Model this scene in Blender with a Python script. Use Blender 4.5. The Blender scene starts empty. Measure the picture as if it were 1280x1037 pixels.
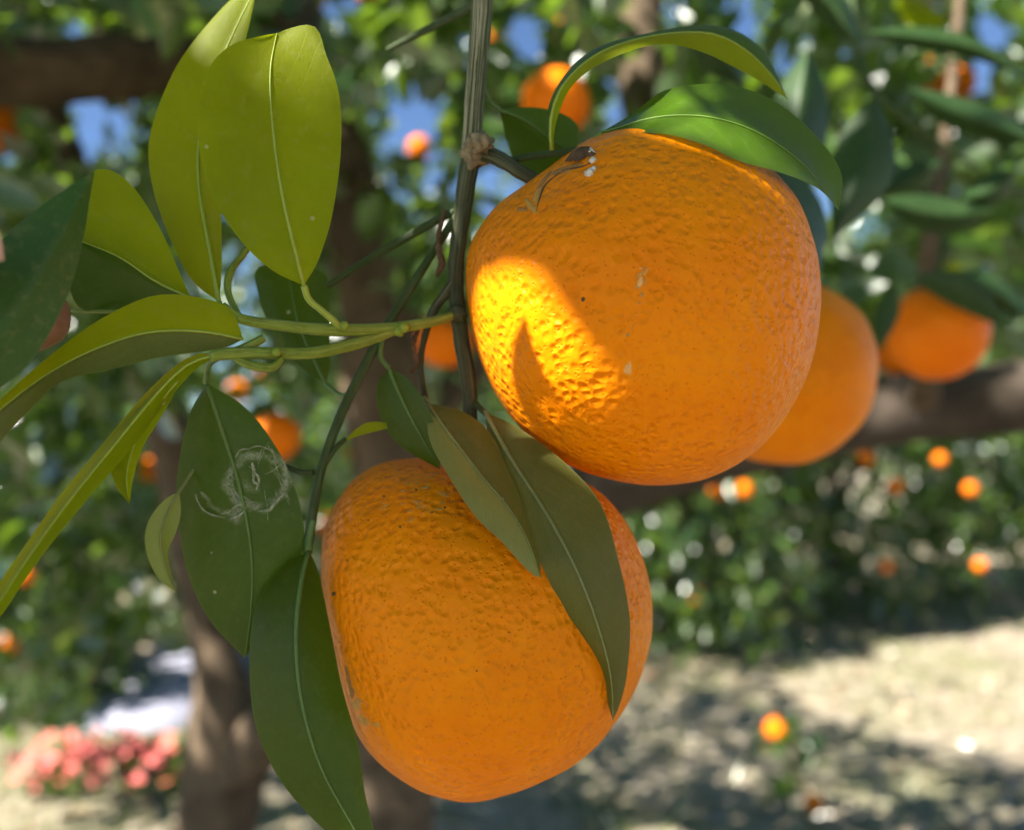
import bpy, math, random
import numpy as np
from mathutils import Vector, Matrix, noise
from mathutils.bvhtree import BVHTree

random.seed(7)
rng = np.random.default_rng(7)
sc = bpy.context.scene
col = sc.collection
R = math.radians

# ------------------------------------------------------------------ camera
FPX, CX, CY = 1108.0, 640.0, 518.5          # focal length and centre in pixels of the 1280 x 1037 photograph
PITCH = R(2.0)
CAM = np.array((0.0, 0.0, 1.30))
RT = np.array((1.0, 0, 0)); FW = np.array((0, math.cos(PITCH), math.sin(PITCH))); UP = np.array((0, -math.sin(PITCH), math.cos(PITCH)))
cd = bpy.data.cameras.new('camera'); cam = bpy.data.objects.new('camera', cd); col.objects.link(cam)
cam.location = CAM; cam.rotation_euler = (R(90) + PITCH, 0, 0)
cd.sensor_width = 36.0; cd.lens = 36.0 * FPX / 1280.0
cd.clip_start = 0.01; cd.clip_end = 500
cd.dof.use_dof = True; cd.dof.focus_distance = 0.202; cd.dof.aperture_fstop = 7.6
sc.camera = cam

# ------------------------------------------------------------------ sky, sun, exposure
SUN = np.array((-0.60, -0.39, 0.70)); SUN = SUN / np.linalg.norm(SUN)
w = bpy.data.worlds.new('World'); sc.world = w; w.use_nodes = True
nt = w.node_tree; bg = nt.nodes['Background']
sk = nt.nodes.new('ShaderNodeTexSky'); sk.sky_type = 'NISHITA'; sk.sun_disc = False
sk.sun_elevation = math.asin(SUN[2]); sk.sun_rotation = math.atan2(SUN[0], SUN[1])
sk.dust_density = 0.0; sk.ozone_density = 5.0; sk.altitude = 2500
nt.links.new(sk.outputs[0], bg.inputs[0]); bg.inputs[1].default_value = 0.05
sl = bpy.data.lights.new('sun', 'SUN'); so = bpy.data.objects.new('sun', sl); col.objects.link(so)
sl.energy = 5.0; sl.angle = R(0.53); sl.color = (1.0, 0.95, 0.86)
so.rotation_euler = Vector(SUN).to_track_quat('Z', 'Y').to_euler(); so.location = (-3, -2, 6)
vs = sc.view_settings; vs.view_transform = 'Standard'; vs.look = 'None'; vs.gamma = 1; vs.use_curve_mapping = False
vs.exposure = 2.05
cy = sc.cycles
cy.use_denoising = True
cy.max_bounces = 5; cy.diffuse_bounces = 4; cy.glossy_bounces = 2; cy.transmission_bounces = 4
cy.use_adaptive_sampling = True; cy.adaptive_threshold = 0.015
cy.caustics_reflective = False; cy.caustics_refractive = False
cy.sample_clamp_indirect = 6.0

# ------------------------------------------------------------------ helpers
def P(px, py, d):
    return CAM + FW * d + RT * ((px - CX) / FPX * d) + UP * ((CY - py) / FPX * d)

def spline(pts, n):
    """Catmull-Rom through pts (k x c), resampled to n points evenly spaced in arc length."""
    p = np.array(pts, float)
    if len(p) == 2:
        t = np.linspace(0, 1, n)[:, None]
        return p[0] * (1 - t) + p[1] * t
    e = np.vstack([2 * p[0] - p[1], p, 2 * p[-1] - p[-2]])
    out = []
    for i in range(1, len(e) - 2):
        t = np.linspace(0, 1, 16, endpoint=False)[:, None]
        a, b, c, d = e[i - 1], e[i], e[i + 1], e[i + 2]
        out.append(0.5 * ((2 * b) + (c - a) * t + (2 * a - 5 * b + 4 * c - d) * t**2 + (3 * b - a - 3 * c + d) * t**3))
    q = np.vstack(out + [p[-1:]])
    s = np.r_[0, np.cumsum(np.linalg.norm(np.diff(q, axis=0), axis=1))]
    u = np.linspace(0, s[-1], n)
    return np.stack([np.interp(u, s, q[:, k]) for k in range(q.shape[1])], 1)

def link(o, parent=None):
    col.objects.link(o)
    if parent is not None: o.parent = parent
    return o

def tag(o, label=None, cat=None, group=None, kind=None):
    if label: o['label'] = label
    if cat: o['category'] = cat
    if group: o['group'] = group
    if kind: o['kind'] = kind
    return o

def empty(name, loc=(0, 0, 0)):
    o = bpy.data.objects.new(name, None); o.empty_display_size = 0.02; o.location = loc
    return link(o)

def mesh_obj(name, verts, faces, mat, parent=None, uv=None, smooth=True, mats=None, fmat=None):
    verts = np.asarray(verts, float)
    if parent is not None:                                    # vertices come in world space; the parents are never rotated
        off = np.array(parent.location, float); pp = parent.parent
        while pp is not None: off = off + np.array(pp.location, float); pp = pp.parent
        verts = verts - off
    me = bpy.data.meshes.new(name)
    me.from_pydata([tuple(v) for v in verts], [], [tuple(int(i) for i in f) for f in faces])
    for m in (mats or [mat]): me.materials.append(m)
    if fmat is not None: me.polygons.foreach_set('material_index', np.asarray(fmat, np.int32))
    if smooth: me.polygons.foreach_set('use_smooth', np.ones(len(me.polygons), bool))
    if uv is not None:
        lay = me.uv_layers.new(name='UVMap'); vi = np.empty(len(me.loops), np.int32); me.loops.foreach_get('vertex_index', vi)
        lay.data.foreach_set('uv', np.asarray(uv, np.float32)[vi].ravel())
    me.update()
    return link(bpy.data.objects.new(name, me), parent)

def big_mesh(name, V, Q, mat, parent=None, smooth=True):
    """fast quad mesh: V (n,3), Q (m,4)"""
    V = np.asarray(V, np.float32)
    if parent is not None: V = V - np.array(parent.location, np.float32)
    me = bpy.data.meshes.new(name); me.vertices.add(len(V)); me.vertices.foreach_set('co', V.ravel())
    me.loops.add(Q.size); me.loops.foreach_set('vertex_index', Q.astype(np.int32).ravel())
    me.polygons.add(len(Q)); me.polygons.foreach_set('loop_start', np.arange(0, Q.size, 4, dtype=np.int32))
    me.polygons.foreach_set('loop_total', np.full(len(Q), 4, np.int32))
    if smooth: me.polygons.foreach_set('use_smooth', np.ones(len(Q), bool))
    me.materials.append(mat); me.update(calc_edges=True); me.validate()
    return link(bpy.data.objects.new(name, me), parent)

def tube_geo(path, rad, n=None, ring=10, lump=0.0, seed=0.0):
    """path: world points, rad: list of radii; returns verts, faces, uv"""
    n = n or max(6, len(path) * 8)
    pr = spline(np.c_[np.array(path, float), np.interp(np.linspace(0, 1, len(path)), np.linspace(0, 1, len(rad)), rad)], n)
    c, r = pr[:, :3], pr[:, 3]
    t = np.gradient(c, axis=0); t /= np.linalg.norm(t, axis=1)[:, None] + 1e-12
    ref = np.array((0.31, 0.87, 0.38)); V = []; UV = []
    s = np.r_[0, np.cumsum(np.linalg.norm(np.diff(c, axis=0), axis=1))]
    a0 = np.cross(t[0], ref); a0 /= np.linalg.norm(a0)
    for i in range(n):
        a0 = a0 - t[i] * a0.dot(t[i]); a0 /= np.linalg.norm(a0); b0 = np.cross(t[i], a0)
        for k in range(ring):
            ph = 2 * math.pi * k / ring
            rr = r[i]
            if lump:
                q = c[i] + (a0 * math.cos(ph) + b0 * math.sin(ph)) * r[i]
                rr *= 1 + lump * noise.noise(Vector(q / max(r.mean(), 1e-5) * 0.55) + Vector((seed, 0, 0)))
            V.append(c[i] + (a0 * math.cos(ph) + b0 * math.sin(ph)) * rr); UV.append((k / ring * 2 if k <= ring / 2 else (1 - k / ring) * 2, s[i]))
    F = [(i * ring + k, i * ring + (k + 1) % ring, (i + 1) * ring + (k + 1) % ring, (i + 1) * ring + k) for i in range(n - 1) for k in range(ring)]
    V += [c[0], c[-1]]; UV += [(0, 0), (0, s[-1])]; a, b = len(V) - 2, len(V) - 1
    F += [(a, (k + 1) % ring, k) for k in range(ring)] + [(b, (n - 1) * ring + k, (n - 1) * ring + (k + 1) % ring) for k in range(ring)]
    return V, F, UV

def tube(name, path, rad, mat, parent=None, **kw):
    V, F, UV = tube_geo(path, rad, **kw)
    return mesh_obj(name, V, F, mat, parent, UV)

def ptube(name, pts, wpx, mat, parent=None, **kw):
    """pts: (px, py, depth); wpx: widths in photo pixels at those depths"""
    path = [P(*p) for p in pts]; ds = [p[2] for p in pts]
    ws = np.interp(np.linspace(0, 1, len(pts)), np.linspace(0, 1, len(wpx)), wpx)
    return tube(name, path, [0.5 * wv / FPX * d for wv, d in zip(ws, ds)], mat, parent, **kw)

# ------------------------------------------------------------------ materials
class N:
    def __init__(s, name):
        s.m = bpy.data.materials.new(name); s.m.use_nodes = True; s.t = s.m.node_tree
        s.b = s.t.nodes['Principled BSDF']; s.o = s.t.nodes['Material Output']
    def n(s, typ, **kw):
        x = s.t.nodes.new('ShaderNode' + typ)
        for k, v in kw.items():
            if k.startswith('i_'):
                kk = k[2:]; kk = int(kk) if kk.isdigit() else kk.replace('_', ' ')
                if hasattr(v, 'links') or isinstance(v, bpy.types.NodeSocket): s.t.links.new(v, x.inputs[kk])
                else: x.inputs[kk].default_value = v
            else: setattr(x, k, v)
        return x
    def link(s, a, b): s.t.links.new(a, b)
    def math(s, op, a, b=0.0, c=0.0, clamp=False):
        x = s.n('Math', operation=op, use_clamp=clamp)
        for i, v in enumerate((a, b, c)):
            if isinstance(v, bpy.types.NodeSocket): s.link(v, x.inputs[i])
            else: x.inputs[i].default_value = v
        return x.outputs[0]
    def mix(s, f, a, b, mode='MIX'):
        x = s.n('Mix', data_type='RGBA', blend_type=mode)
        for i, v in ((0, f), (6, a), (7, b)):
            if isinstance(v, bpy.types.NodeSocket): s.link(v, x.inputs[i])
            elif i == 0: x.inputs[0].default_value = v
            else: x.inputs[i].default_value = (*v, 1) if len(v) == 3 else v
        return x.outputs[2]
    def ramp(s, f, stops, ip='LINEAR'):
        x = s.n('ValToRGB'); s.link(f, x.inputs[0]); e = x.color_ramp.elements; x.color_ramp.interpolation = ip
        while len(e) < len(stops): e.new(0.5)
        for el, (p, c) in zip(e, stops): el.position = p; el.color = (*c, 1) if not isinstance(c, (int, float)) else (c, c, c, 1)
        return x.outputs[0]
    def noise(s, vec, scale, detail=4, rough=0.55, dist=0.0):
        return s.n('TexNoise', i_Vector=vec, i_Scale=scale, i_Detail=detail, i_Roughness=rough, i_Distortion=dist).outputs[0]
    def set(s, **kw):
        for k, v in kw.items():
            i = s.b.inputs[k.replace('_', ' ')]
            if isinstance(v, bpy.types.NodeSocket): s.link(v, i)
            else: i.default_value = v

def mat_orange(name, c1, c2, scale=1.0, detail=True):
    m = N(name); co = m.n('TexCoord').outputs['Object']
    oi = m.n('ObjectInfo').outputs['Random']
    v = m.n('VectorMath', operation='ADD', i_0=co); cmb = m.n('CombineXYZ', i_0=oi, i_1=oi, i_2=oi); m.link(cmb.outputs[0], v.inputs[1]); co = v.outputs[0]
    big = m.noise(co, 28, 3); mid = m.noise(co, 130, 3)
    base = m.mix(m.ramp(big, [(0.3, 0.0), (0.7, 1.0)]), c1, c2)
    base = m.mix(m.math('MULTIPLY', m.ramp(mid, [(0.42, 0.0), (0.75, 1.0)]), 0.35), base, (c2[0], c2[1] * 1.15, c2[2] * 1.6))
    if detail:
        warp = m.n('Mix', data_type='VECTOR', i_0=0.0035); nz = m.n('TexNoise', i_Vector=co, i_Scale=90.0, i_Detail=2.0)
        m.link(co, warp.inputs[4]); m.link(nz.outputs['Color'], warp.inputs[5])
        vo = m.n('TexVoronoi', feature='F1', i_Vector=warp.outputs[1], i_Scale=400.0, i_Randomness=1.0).outputs['Distance']
        v2 = m.n('TexVoronoi', feature='F1', i_Vector=warp.outputs[1], i_Scale=760.0).outputs['Distance']
        pit = m.ramp(vo, [(0.0, 0.0), (0.66, 1.0)], 'EASE')
        base = m.mix(m.math('MULTIPLY', m.ramp(v2, [(0.05, 1.0), (0.28, 0.0)]), 0.30), base, (c1[0] * 0.78, c1[1] * 0.62, c1[2] * 0.5))
        # tan rub marks and dark specks that sit in the peel itself
        rub = m.math('MULTIPLY', m.ramp(m.noise(co, 60, 6, 0.7, 0.6), [(0.66, 0.0), (0.74, 1.0)]), 0.5)
        base = m.mix(rub, base, (0.62, 0.33, 0.06))
        sp = m.n('TexVoronoi', feature='F1', i_Vector=co, i_Scale=85.0); spc = m.math('LESS_THAN', sp.outputs['Distance'], 0.05)
        pick = m.math('GREATER_THAN', m.n('SeparateColor', i_0=sp.outputs['Color']).outputs[0], 0.86)
        base = m.mix(m.math('MULTIPLY', m.math('MULTIPLY', spc, pick), 0.75), base, (0.10, 0.05, 0.02))
        h = m.math('ADD', m.math('MULTIPLY', pit, 1.0), m.math('ADD', m.math('MULTIPLY', m.ramp(v2, [(0.0, 0.0), (0.32, 1.0)], 'EASE'), 0.40), m.math('MULTIPLY', m.noise(co, 210, 2, 0.5), 1.1)))
        bp = m.n('Bump', i_Height=h, i_Distance=0.00050, i_Strength=1.0)
        m.link(bp.outputs[0], m.b.inputs['Normal'])
    m.set(Base_Color=base, Roughness=0.42, Specular_IOR_Level=0.14, Subsurface_Weight=0.15 if detail else 0.0, Subsurface_Scale=0.004)
    m.b.inputs['Specular Tint'].default_value = (1.0, 0.82, 0.6, 1)
    m.b.inputs['Subsurface Radius'].default_value = (1.0, 0.35, 0.05)
    return m.m

def mat_leaf(name, c1, c2, rib, trans=0.4, tcol=None, rough=0.34, spec=0.5, vein=0.35, blotch=(0.3, 0.26, 0.1), blotch_amt=0.25):
    """leaf blade: UV.x runs base to tip, UV.y across the blade (0.5 = midrib)"""
    m = N(name); uv = m.n('UVMap').outputs[0]; co = m.n('TexCoord').outputs['Object']
    sx = m.n('SeparateXYZ', i_0=uv); u, v = sx.outputs[0], sx.outputs[1]
    av = m.math('ABSOLUTE', m.math('SUBTRACT', v, 0.5))
    wob = m.math('MULTIPLY', m.math('SUBTRACT', m.noise(co, 60, 2), 0.5), 0.10)
    ph = m.math('ADD', m.math('SUBTRACT', u, m.math('MULTIPLY', m.math('POWER', av, 0.8), 0.42)), wob)
    tri = m.math('ABSOLUTE', m.math('SUBTRACT', m.math('FRACT', m.math('MULTIPLY', ph, 11.0)), 0.5))
    line = m.ramp(tri, [(0.0, 1.0), (0.07, 0.0)])
    big = m.noise(co, 45, 5, 0.62)
    base = m.mix(m.ramp(big, [(0.3, 0.0), (0.72, 1.0)]), c1, c2)
    base = m.mix(m.math('MULTIPLY', line, vein * 0.9), base, rib)
    base = m.mix(m.ramp(av, [(0.480, 0.0), (0.497, 0.55)]), base, rib)
    base = m.mix(m.math('MULTIPLY', m.ramp(m.noise(co, 16, 3), [(0.38, 0.0), (0.68, 1.0)]), 0.45), base, tuple(x * 0.55 for x in c1))
    fine = m.noise(co, 420, 3, 0.7)
    base = m.mix(m.math('MULTIPLY', m.ramp(fine, [(0.52, 0.0), (0.75, 1.0)]), 0.28), base, blotch)
    gd = m.ramp(m.n('TexVoronoi', feature='F1', i_Vector=co, i_Scale=1100.0).outputs['Distance'], [(0.12, 0.22), (0.30, 0.0)])
    base = m.mix(gd, base, rib)
    bl = m.math('MULTIPLY', m.ramp(m.noise(co, 75, 7, 0.72, 0.4), [(0.60, 0.0), (0.70, 1.0)]), blotch_amt)
    base = m.mix(bl, base, blotch)
    spk = m.n('TexVoronoi', feature='F1', i_Vector=co, i_Scale=130.0)
    sm = m.math('MULTIPLY', m.math('LESS_THAN', spk.outputs['Distance'], 0.07), m.math('GREATER_THAN', m.n('SeparateColor', i_0=spk.outputs['Color']).outputs[1], 0.80))
    base = m.mix(m.math('MULTIPLY', sm, 0.8), base, (0.45, 0.42, 0.27))
    h = m.math('ADD', m.math('MULTIPLY', line, -0.12), m.math('MULTIPLY', m.noise(co, 150, 4), 1.6))
    bp = m.n('Bump', i_Height=h, i_Distance=0.00022, i_Strength=0.8)
    m.link(bp.outputs[0], m.b.inputs['Normal'])
    m.set(Base_Color=base, Roughness=m.math('ADD', rough, m.math('MULTIPLY', m.math('SUBTRACT', big, 0.5), 0.25)), Specular_IOR_Level=spec)
    tc = tcol or tuple(x * 1.6 for x in c2)
    tcn = m.mix(m.math('MULTIPLY', line, vein * 0.4), tc, tuple(x * 0.62 for x in tc))
    tcn = m.mix(m.ramp(m.noise(co, 22, 5, 0.6), [(0.32, 0.0), (0.70, 0.85)]), tcn, tuple(x * 0.58 for x in tc))
    tr = m.n('BsdfTranslucent', i_Color=tcn); mx = m.n('MixShader', i_0=trans)
    m.link(m.b.outputs[0], mx.inputs[1]); m.link(tr.outputs[0], mx.inputs[2]); m.link(mx.outputs[0], m.o.inputs[0])
    return m.m

def mat_foliage(name, dark, light, yellow, trans=0.35):
    m = N(name); ri = m.n('NewGeometry').outputs['Random Per Island']
    base = m.ramp(ri, [(0.0, dark), (0.5, light), (0.93, light), (1.0, yellow)])
    m.set(Base_Color=base, Roughness=m.math('ADD', 0.20, m.math('MULTIPLY', m.math('FRACT', m.math('MULTIPLY', ri, 37.0)), 0.22)), Specular_IOR_Level=1.0, Coat_Weight=0.9, Coat_Roughness=0.34, Coat_IOR=1.6)
    tr = m.n('BsdfTranslucent', i_Color=m.mix(0.55, base, (0.30, 0.48, 0.025))); mx = m.n('MixShader', i_0=trans)
    m.link(m.b.outputs[0], mx.inputs[1]); m.link(tr.outputs[0], mx.inputs[2]); m.link(mx.outputs[0], m.o.inputs[0])
    return m.m

def mat_bark(name, c1, c2, scale, stripe=None, bump=0.003, rough=0.85):
    m = N(name); co = m.n('TexCoord').outputs['Object']
    nz = m.noise(co, scale, 8, 0.65, 0.3)
    base = m.mix(m.ramp(nz, [(0.35, 0.0), (0.7, 1.0)]), c1, c2)
    h = nz
    if stripe:
        uv = m.n('UVMap').outputs[0]; mp = m.n('Mapping', i_Vector=uv); mp.inputs['Scale'].default_value = (stripe[0], stripe[1], 1)
        st = m.noise(mp.outputs[0], 1.0, 4, 0.65, 0.9); f = m.ramp(st, [(0.48, 0.0), (0.55, 1.0)])
        base = m.mix(m.math('MULTIPLY', f, stripe[3]), base, stripe[2]); h = m.math('ADD', m.math('MULTIPLY', f, 0.8), nz)
    bp = m.n('Bump', i_Height=h, i_Distance=bump, i_Strength=0.8); m.link(bp.outputs[0], m.b.inputs['Normal'])
    m.set(Base_Color=base, Roughness=rough, Specular_IOR_Level=0.3)
    return m.m

def mat_plain(name, c, c2=None, scale=200, rough=0.6, spec=0.3, sss=0.0, bump=0.0):
    m = N(name); co = m.n('TexCoord').outputs['Object']; nz = m.noise(co, scale, 5, 0.6)
    m.set(Base_Color=m.mix(m.ramp(nz, [(0.3, 0.0), (0.7, 1.0)]), c, c2 or tuple(x * 0.75 for x in c)), Roughness=rough, Specular_IOR_Level=spec)
    if sss: m.set(Subsurface_Weight=sss, Subsurface_Scale=0.006)
    if bump:
        bp = m.n('Bump', i_Height=nz, i_Distance=bump); m.link(bp.outputs[0], m.b.inputs['Normal'])
    return m.m

M = {}
M['orange'] = mat_orange('orange_peel', (0.77, 0.190, 0.0004), (0.85, 0.245, 0.0008))
M['orange_far'] = mat_orange('orange_peel_far', (0.76, 0.145, 0.002), (0.84, 0.195, 0.004), detail=False)
M['young'] = mat_leaf('young_leaf', (0.15, 0.19, 0.003), (0.20, 0.235, 0.004), (0.23, 0.28, 0.015), trans=0.55, tcol=(0.66, 0.78, 0.004), rough=0.55, spec=0.14, vein=0.25)
M['under'] = mat_leaf('pale_leaf_underside', (0.20, 0.24, 0.06), (0.26, 0.30, 0.09), (0.33, 0.38, 0.14), trans=0.35, tcol=(0.35, 0.46, 0.03), rough=0.5, spec=0.35, vein=0.3)
M['dark'] = mat_leaf('dark_leaf', (0.032, 0.072, 0.003), (0.052, 0.098, 0.005), (0.085, 0.145, 0.02), trans=0.30, tcol=(0.20, 0.36, 0.012), rough=0.42, spec=0.28, vein=0.25, blotch=(0.12, 0.15, 0.05), blotch_amt=0.2)
M['olive'] = mat_leaf('olive_dusty_leaf', (0.095, 0.100, 0.014), (0.135, 0.135, 0.026), (0.20, 0.22, 0.07), trans=0.28, tcol=(0.26, 0.36, 0.02), rough=0.5, spec=0.3, vein=0.2, blotch=(0.20, 0.16, 0.07), blotch_amt=0.4)
M['blue'] = mat_leaf('blue_green_leaf', (0.034, 0.086, 0.012), (0.046, 0.108, 0.016), (0.07, 0.15, 0.06), trans=0.2, tcol=(0.10, 0.26, 0.04), rough=0.5, spec=0.3, vein=0.1, blotch_amt=0.08)
M['deep'] = mat_leaf('shaded_leaf', (0.014, 0.044, 0.010), (0.022, 0.060, 0.014), (0.04, 0.08, 0.02), trans=0.2, tcol=(0.10, 0.22, 0.02), rough=0.5, spec=0.3, vein=0.1, blotch_amt=0.05)  # same kind of leaf as the rest; its shade is put into the darker colour
M['mid'] = mat_leaf('glossy_green_leaf', (0.050, 0.115, 0.005), (0.072, 0.150, 0.007), (0.12, 0.20, 0.02), trans=0.3, tcol=(0.24, 0.42, 0.012), rough=0.32, spec=0.5, vein=0.25, blotch=(0.12, 0.15, 0.05), blotch_amt=0.15)  # variant of the dark leaf, sunlit brightness put into the colour
M['rib_y'] = mat_plain('young_midrib', (0.30, 0.37, 0.05), (0.24, 0.31, 0.035), 300, 0.45)
M['rib_d'] = mat_plain('dark_midrib', (0.10, 0.18, 0.04), (0.075, 0.14, 0.03), 300, 0.45)
M['rib_g'] = mat_plain('green_midrib', (0.13, 0.22, 0.035), (0.09, 0.17, 0.03), 300, 0.45)
M['pale'] = mat_plain('pale_scar_on_peel', (0.76, 0.44, 0.17), (0.66, 0.29, 0.06), 800, 0.7)
M['rib_o'] = mat_plain('olive_midrib', (0.20, 0.22, 0.08), (0.15, 0.17, 0.05), 300, 0.5)
M['shoot'] = mat_bark('green_shoot', (0.17, 0.24, 0.02), (0.24, 0.31, 0.035), 240, (9, 60, (0.27, 0.33, 0.08), 0.4), 0.0003, 0.45)
M['twig'] = mat_bark('dark_green_twig', (0.028, 0.055, 0.010), (0.05, 0.085, 0.018), 260, (8, 60, (0.09, 0.11, 0.04), 0.4), 0.0004, 0.55)
M['stem'] = mat_bark('striped_stem', (0.045, 0.060, 0.018), (0.075, 0.085, 0.03), 300, (13, 22, (0.36, 0.33, 0.21), 0.9), 0.0003, 0.75)
M['stem_low'] = mat_bark('grey_green_stem', (0.032, 0.045, 0.014), (0.065, 0.070, 0.03), 300, (10, 26, (0.13, 0.13, 0.07), 0.5), 0.0005, 0.65)
M['cork'] = mat_bark('corky_node', (0.14, 0.10, 0.055), (0.34, 0.28, 0.17), 420, None, 0.0012, 0.9)
M['dry'] = mat_plain('dry_brown', (0.13, 0.075, 0.035), (0.05, 0.03, 0.015), 500, 0.8, bump=0.0006)
M['white'] = mat_plain('white_residue', (0.72, 0.70, 0.64), (0.45, 0.40, 0.30), 900, 0.8, bump=0.0004)
M['russet'] = mat_plain('russet', (0.26, 0.11, 0.03), (0.42, 0.19, 0.04), 900, 0.8)
M['silk'] = mat_plain('pale_scar', (0.36, 0.38, 0.28), (0.10, 0.15, 0.05), 900, 0.75)
M['tan'] = mat_plain('tan_scar', (0.60, 0.30, 0.06), (0.45, 0.19, 0.03), 700, 0.65)
M['skin'] = mat_plain('skin', (0.30, 0.145, 0.09), (0.24, 0.11, 0.065), 260, 0.48, 0.35, 0.25, 0.0002)
M['nail'] = mat_plain('nail', (0.52, 0.30, 0.23), None, 200, 0.3, 0.5)
M['bark'] = mat_bark('brown_bark', (0.062, 0.042, 0.025), (0.155, 0.110, 0.070), 22, None, 0.010, 0.9)
M['bark2'] = mat_bark('grey_bark', (0.035, 0.026, 0.019), (0.085, 0.064, 0.046), 18, None, 0.010, 0.9)
M['fol_near'] = mat_foliage('orchard_leaves', (0.014, 0.040, 0.004), (0.045, 0.105, 0.008), (0.17, 0.23, 0.02), 0.40)
M['fol_far'] = mat_foliage('far_orchard_leaves', (0.016, 0.042, 0.006), (0.045, 0.100, 0.012), (0.16, 0.22, 0.03), 0.40)
M['grass'] = mat_foliage('grass_blades', (0.10, 0.14, 0.03), (0.24, 0.27, 0.08), (0.48, 0.42, 0.24), 0.3)
M['litter'] = mat_foliage('dry_litter', (0.12, 0.075, 0.045), (0.34, 0.26, 0.17), (0.58, 0.50, 0.37), 0.15)
M['petal'] = mat_plain('coral_petal', (0.80, 0.10, 0.09), (0.85, 0.25, 0.22), 60, 0.6, 0.3)
M['concrete'] = mat_plain('pale_concrete', (0.30, 0.30, 0.37), (0.23, 0.23, 0.29), 3, 0.8, 0.3)  # bluish tint carries the skylit shade in the colour

def ground_mat():
    m = N('orchard_floor'); co = m.n('TexCoord').outputs['Object']
    a = m.noise(co, 0.9, 6, 0.6); b = m.noise(co, 9, 8, 0.65); c = m.noise(co, 60, 5, 0.7)
    base = m.mix(m.ramp(b, [(0.35, 0.0), (0.65, 1.0)]), (0.28, 0.23, 0.165), (0.54, 0.46, 0.35))
    base = m.mix(m.math('MULTIPLY', m.ramp(a, [(0.48, 0.0), (0.62, 1.0)]), 0.6), base, (0.12, 0.16, 0.035))
    base = m.mix(m.math('MULTIPLY', m.ramp(c, [(0.4, 0.0), (0.7, 1.0)]), 0.5), base, (0.50, 0.43, 0.33))
    bp = m.n('Bump', i_Height=m.math('ADD', b, c), i_Distance=0.03); m.link(bp.outputs[0], m.b.inputs['Normal'])
    m.set(Base_Color=base, Roughness=0.95, Specular_IOR_Level=0.15)
    return m.m
M['ground'] = ground_mat()

# ------------------------------------------------------------------ the ground and path
def build_ground():
    xs = np.r_[-120, -60, -30, np.linspace(-14, 14, 113), 30, 60, 120]; ys = np.r_[-120, -60, -20, np.linspace(-6, 22, 113), 40, 80, 140]
    V = []
    for y in ys:
        for x in xs:
            V.append((x, y, 0.05 * noise.noise(Vector((x * 0.6, y * 0.6, 0))) + 0.02 * noise.noise(Vector((x * 2.3, y * 2.3, 4)))))
    n = len(xs); Q = np.array([(j * n + i, j * n + i + 1, (j + 1) * n + i + 1, (j + 1) * n + i) for j in range(len(ys) - 1) for i in range(n - 1)])
    tag(big_mesh('ground', V, Q, M['ground']), 'orchard floor of pale dry soil and thin grass with dappled sun', 'ground', kind='structure')
build_ground()
def build_path():
    pts = spline([(-1.66, 4.1, 0.06), (-1.78, 4.8, 0.06), (-1.95, 5.8, 0.06), (-2.3, 8.0, 0.06), (-3.4, 12, 0.06)], 24)
    V = []; Q = []
    for i, p in enumerate(pts):
        t = pts[min(i + 1, 23)] - pts[max(i - 1, 0)]; s = np.array((t[1], -t[0], 0)) / np.linalg.norm(t[:2]) * 0.30
        for z in (0.07, -0.12):
            V += [p * (1, 1, 0) - s + (0, 0, z), p * (1, 1, 0) + s + (0, 0, z)]
    for i in range(23):
        a, b = i * 4, i * 4 + 4
        Q += [(a, a + 1, b + 1, b), (a, b, b + 2, a + 2), (a + 1, a + 3, b + 3, b + 1)]
    Q += [(0, 2, 3, 1)]
    tag(big_mesh('concrete_path', V, np.array(Q), M['concrete'], smooth=False), 'pale concrete path running off between the orchard trees', 'path', kind='structure')
build_path()

# ------------------------------------------------------------------ leaf clouds
def leaf_template(ns):
    u = np.linspace(0, 1, ns); wv = np.sin(np.pi * u ** 0.85) ** 0.75 * 0.24; wv[0] = 0.015; wv[-1] = 0.004
    T = []
    for i in range(ns):
        z = -0.10 * (u[i] - 0.2) ** 2
        T += [(u[i], wv[i], z + wv[i] * 0.32), (u[i], 0, z), (u[i], -wv[i], z + wv[i] * 0.32)]
    Q = []
    for i in range(ns - 1):
        a, b = i * 3, i * 3 + 3
        Q += [(a, a + 1, b + 1, b), (a + 1, a + 2, b + 2, b + 1)]
    return np.array(T), np.array(Q)
TPL = {5: leaf_template(5), 4: leaf_template(4)}

def norm(a): return a / (np.linalg.norm(a, axis=-1, keepdims=True) + 1e-12)

def leaf_verts(pos, direction, up, size, ns=5, curl=None):
    T, Q = TPL[ns]; n = len(pos)
    d = norm(direction); s = norm(np.cross(up, d)); nn = np.cross(d, s)
    cu = rng.uniform(0.1, 1.3, n) if curl is None else np.full(n, curl)
    fold = rng.uniform(0.1, 0.9, n)
    X = T[None, :, 0] * size[:, None]; Y = T[None, :, 1] * size[:, None] * 1.05
    base_z = np.repeat(-0.10 * (np.linspace(0, 1, ns) - 0.2) ** 2, 3)
    Z = (base_z[None] * cu[:, None] + (T[:, 2] - base_z)[None] * fold[:, None]) * size[:, None]
    V = pos[:, None, :] + X[..., None] * d[:, None] + Y[..., None] * s[:, None] + Z[..., None] * nn[:, None]
    Qs = (Q[None] + (np.arange(n) * len(T))[:, None, None]).reshape(-1, 4)
    return V.reshape(-1, 3), Qs

def project(p):
    r = np.asarray(p) - CAM; d = r @ FW
    return CX + (r @ RT) / d * FPX, CY - (r @ UP) / d * FPX, d

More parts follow.
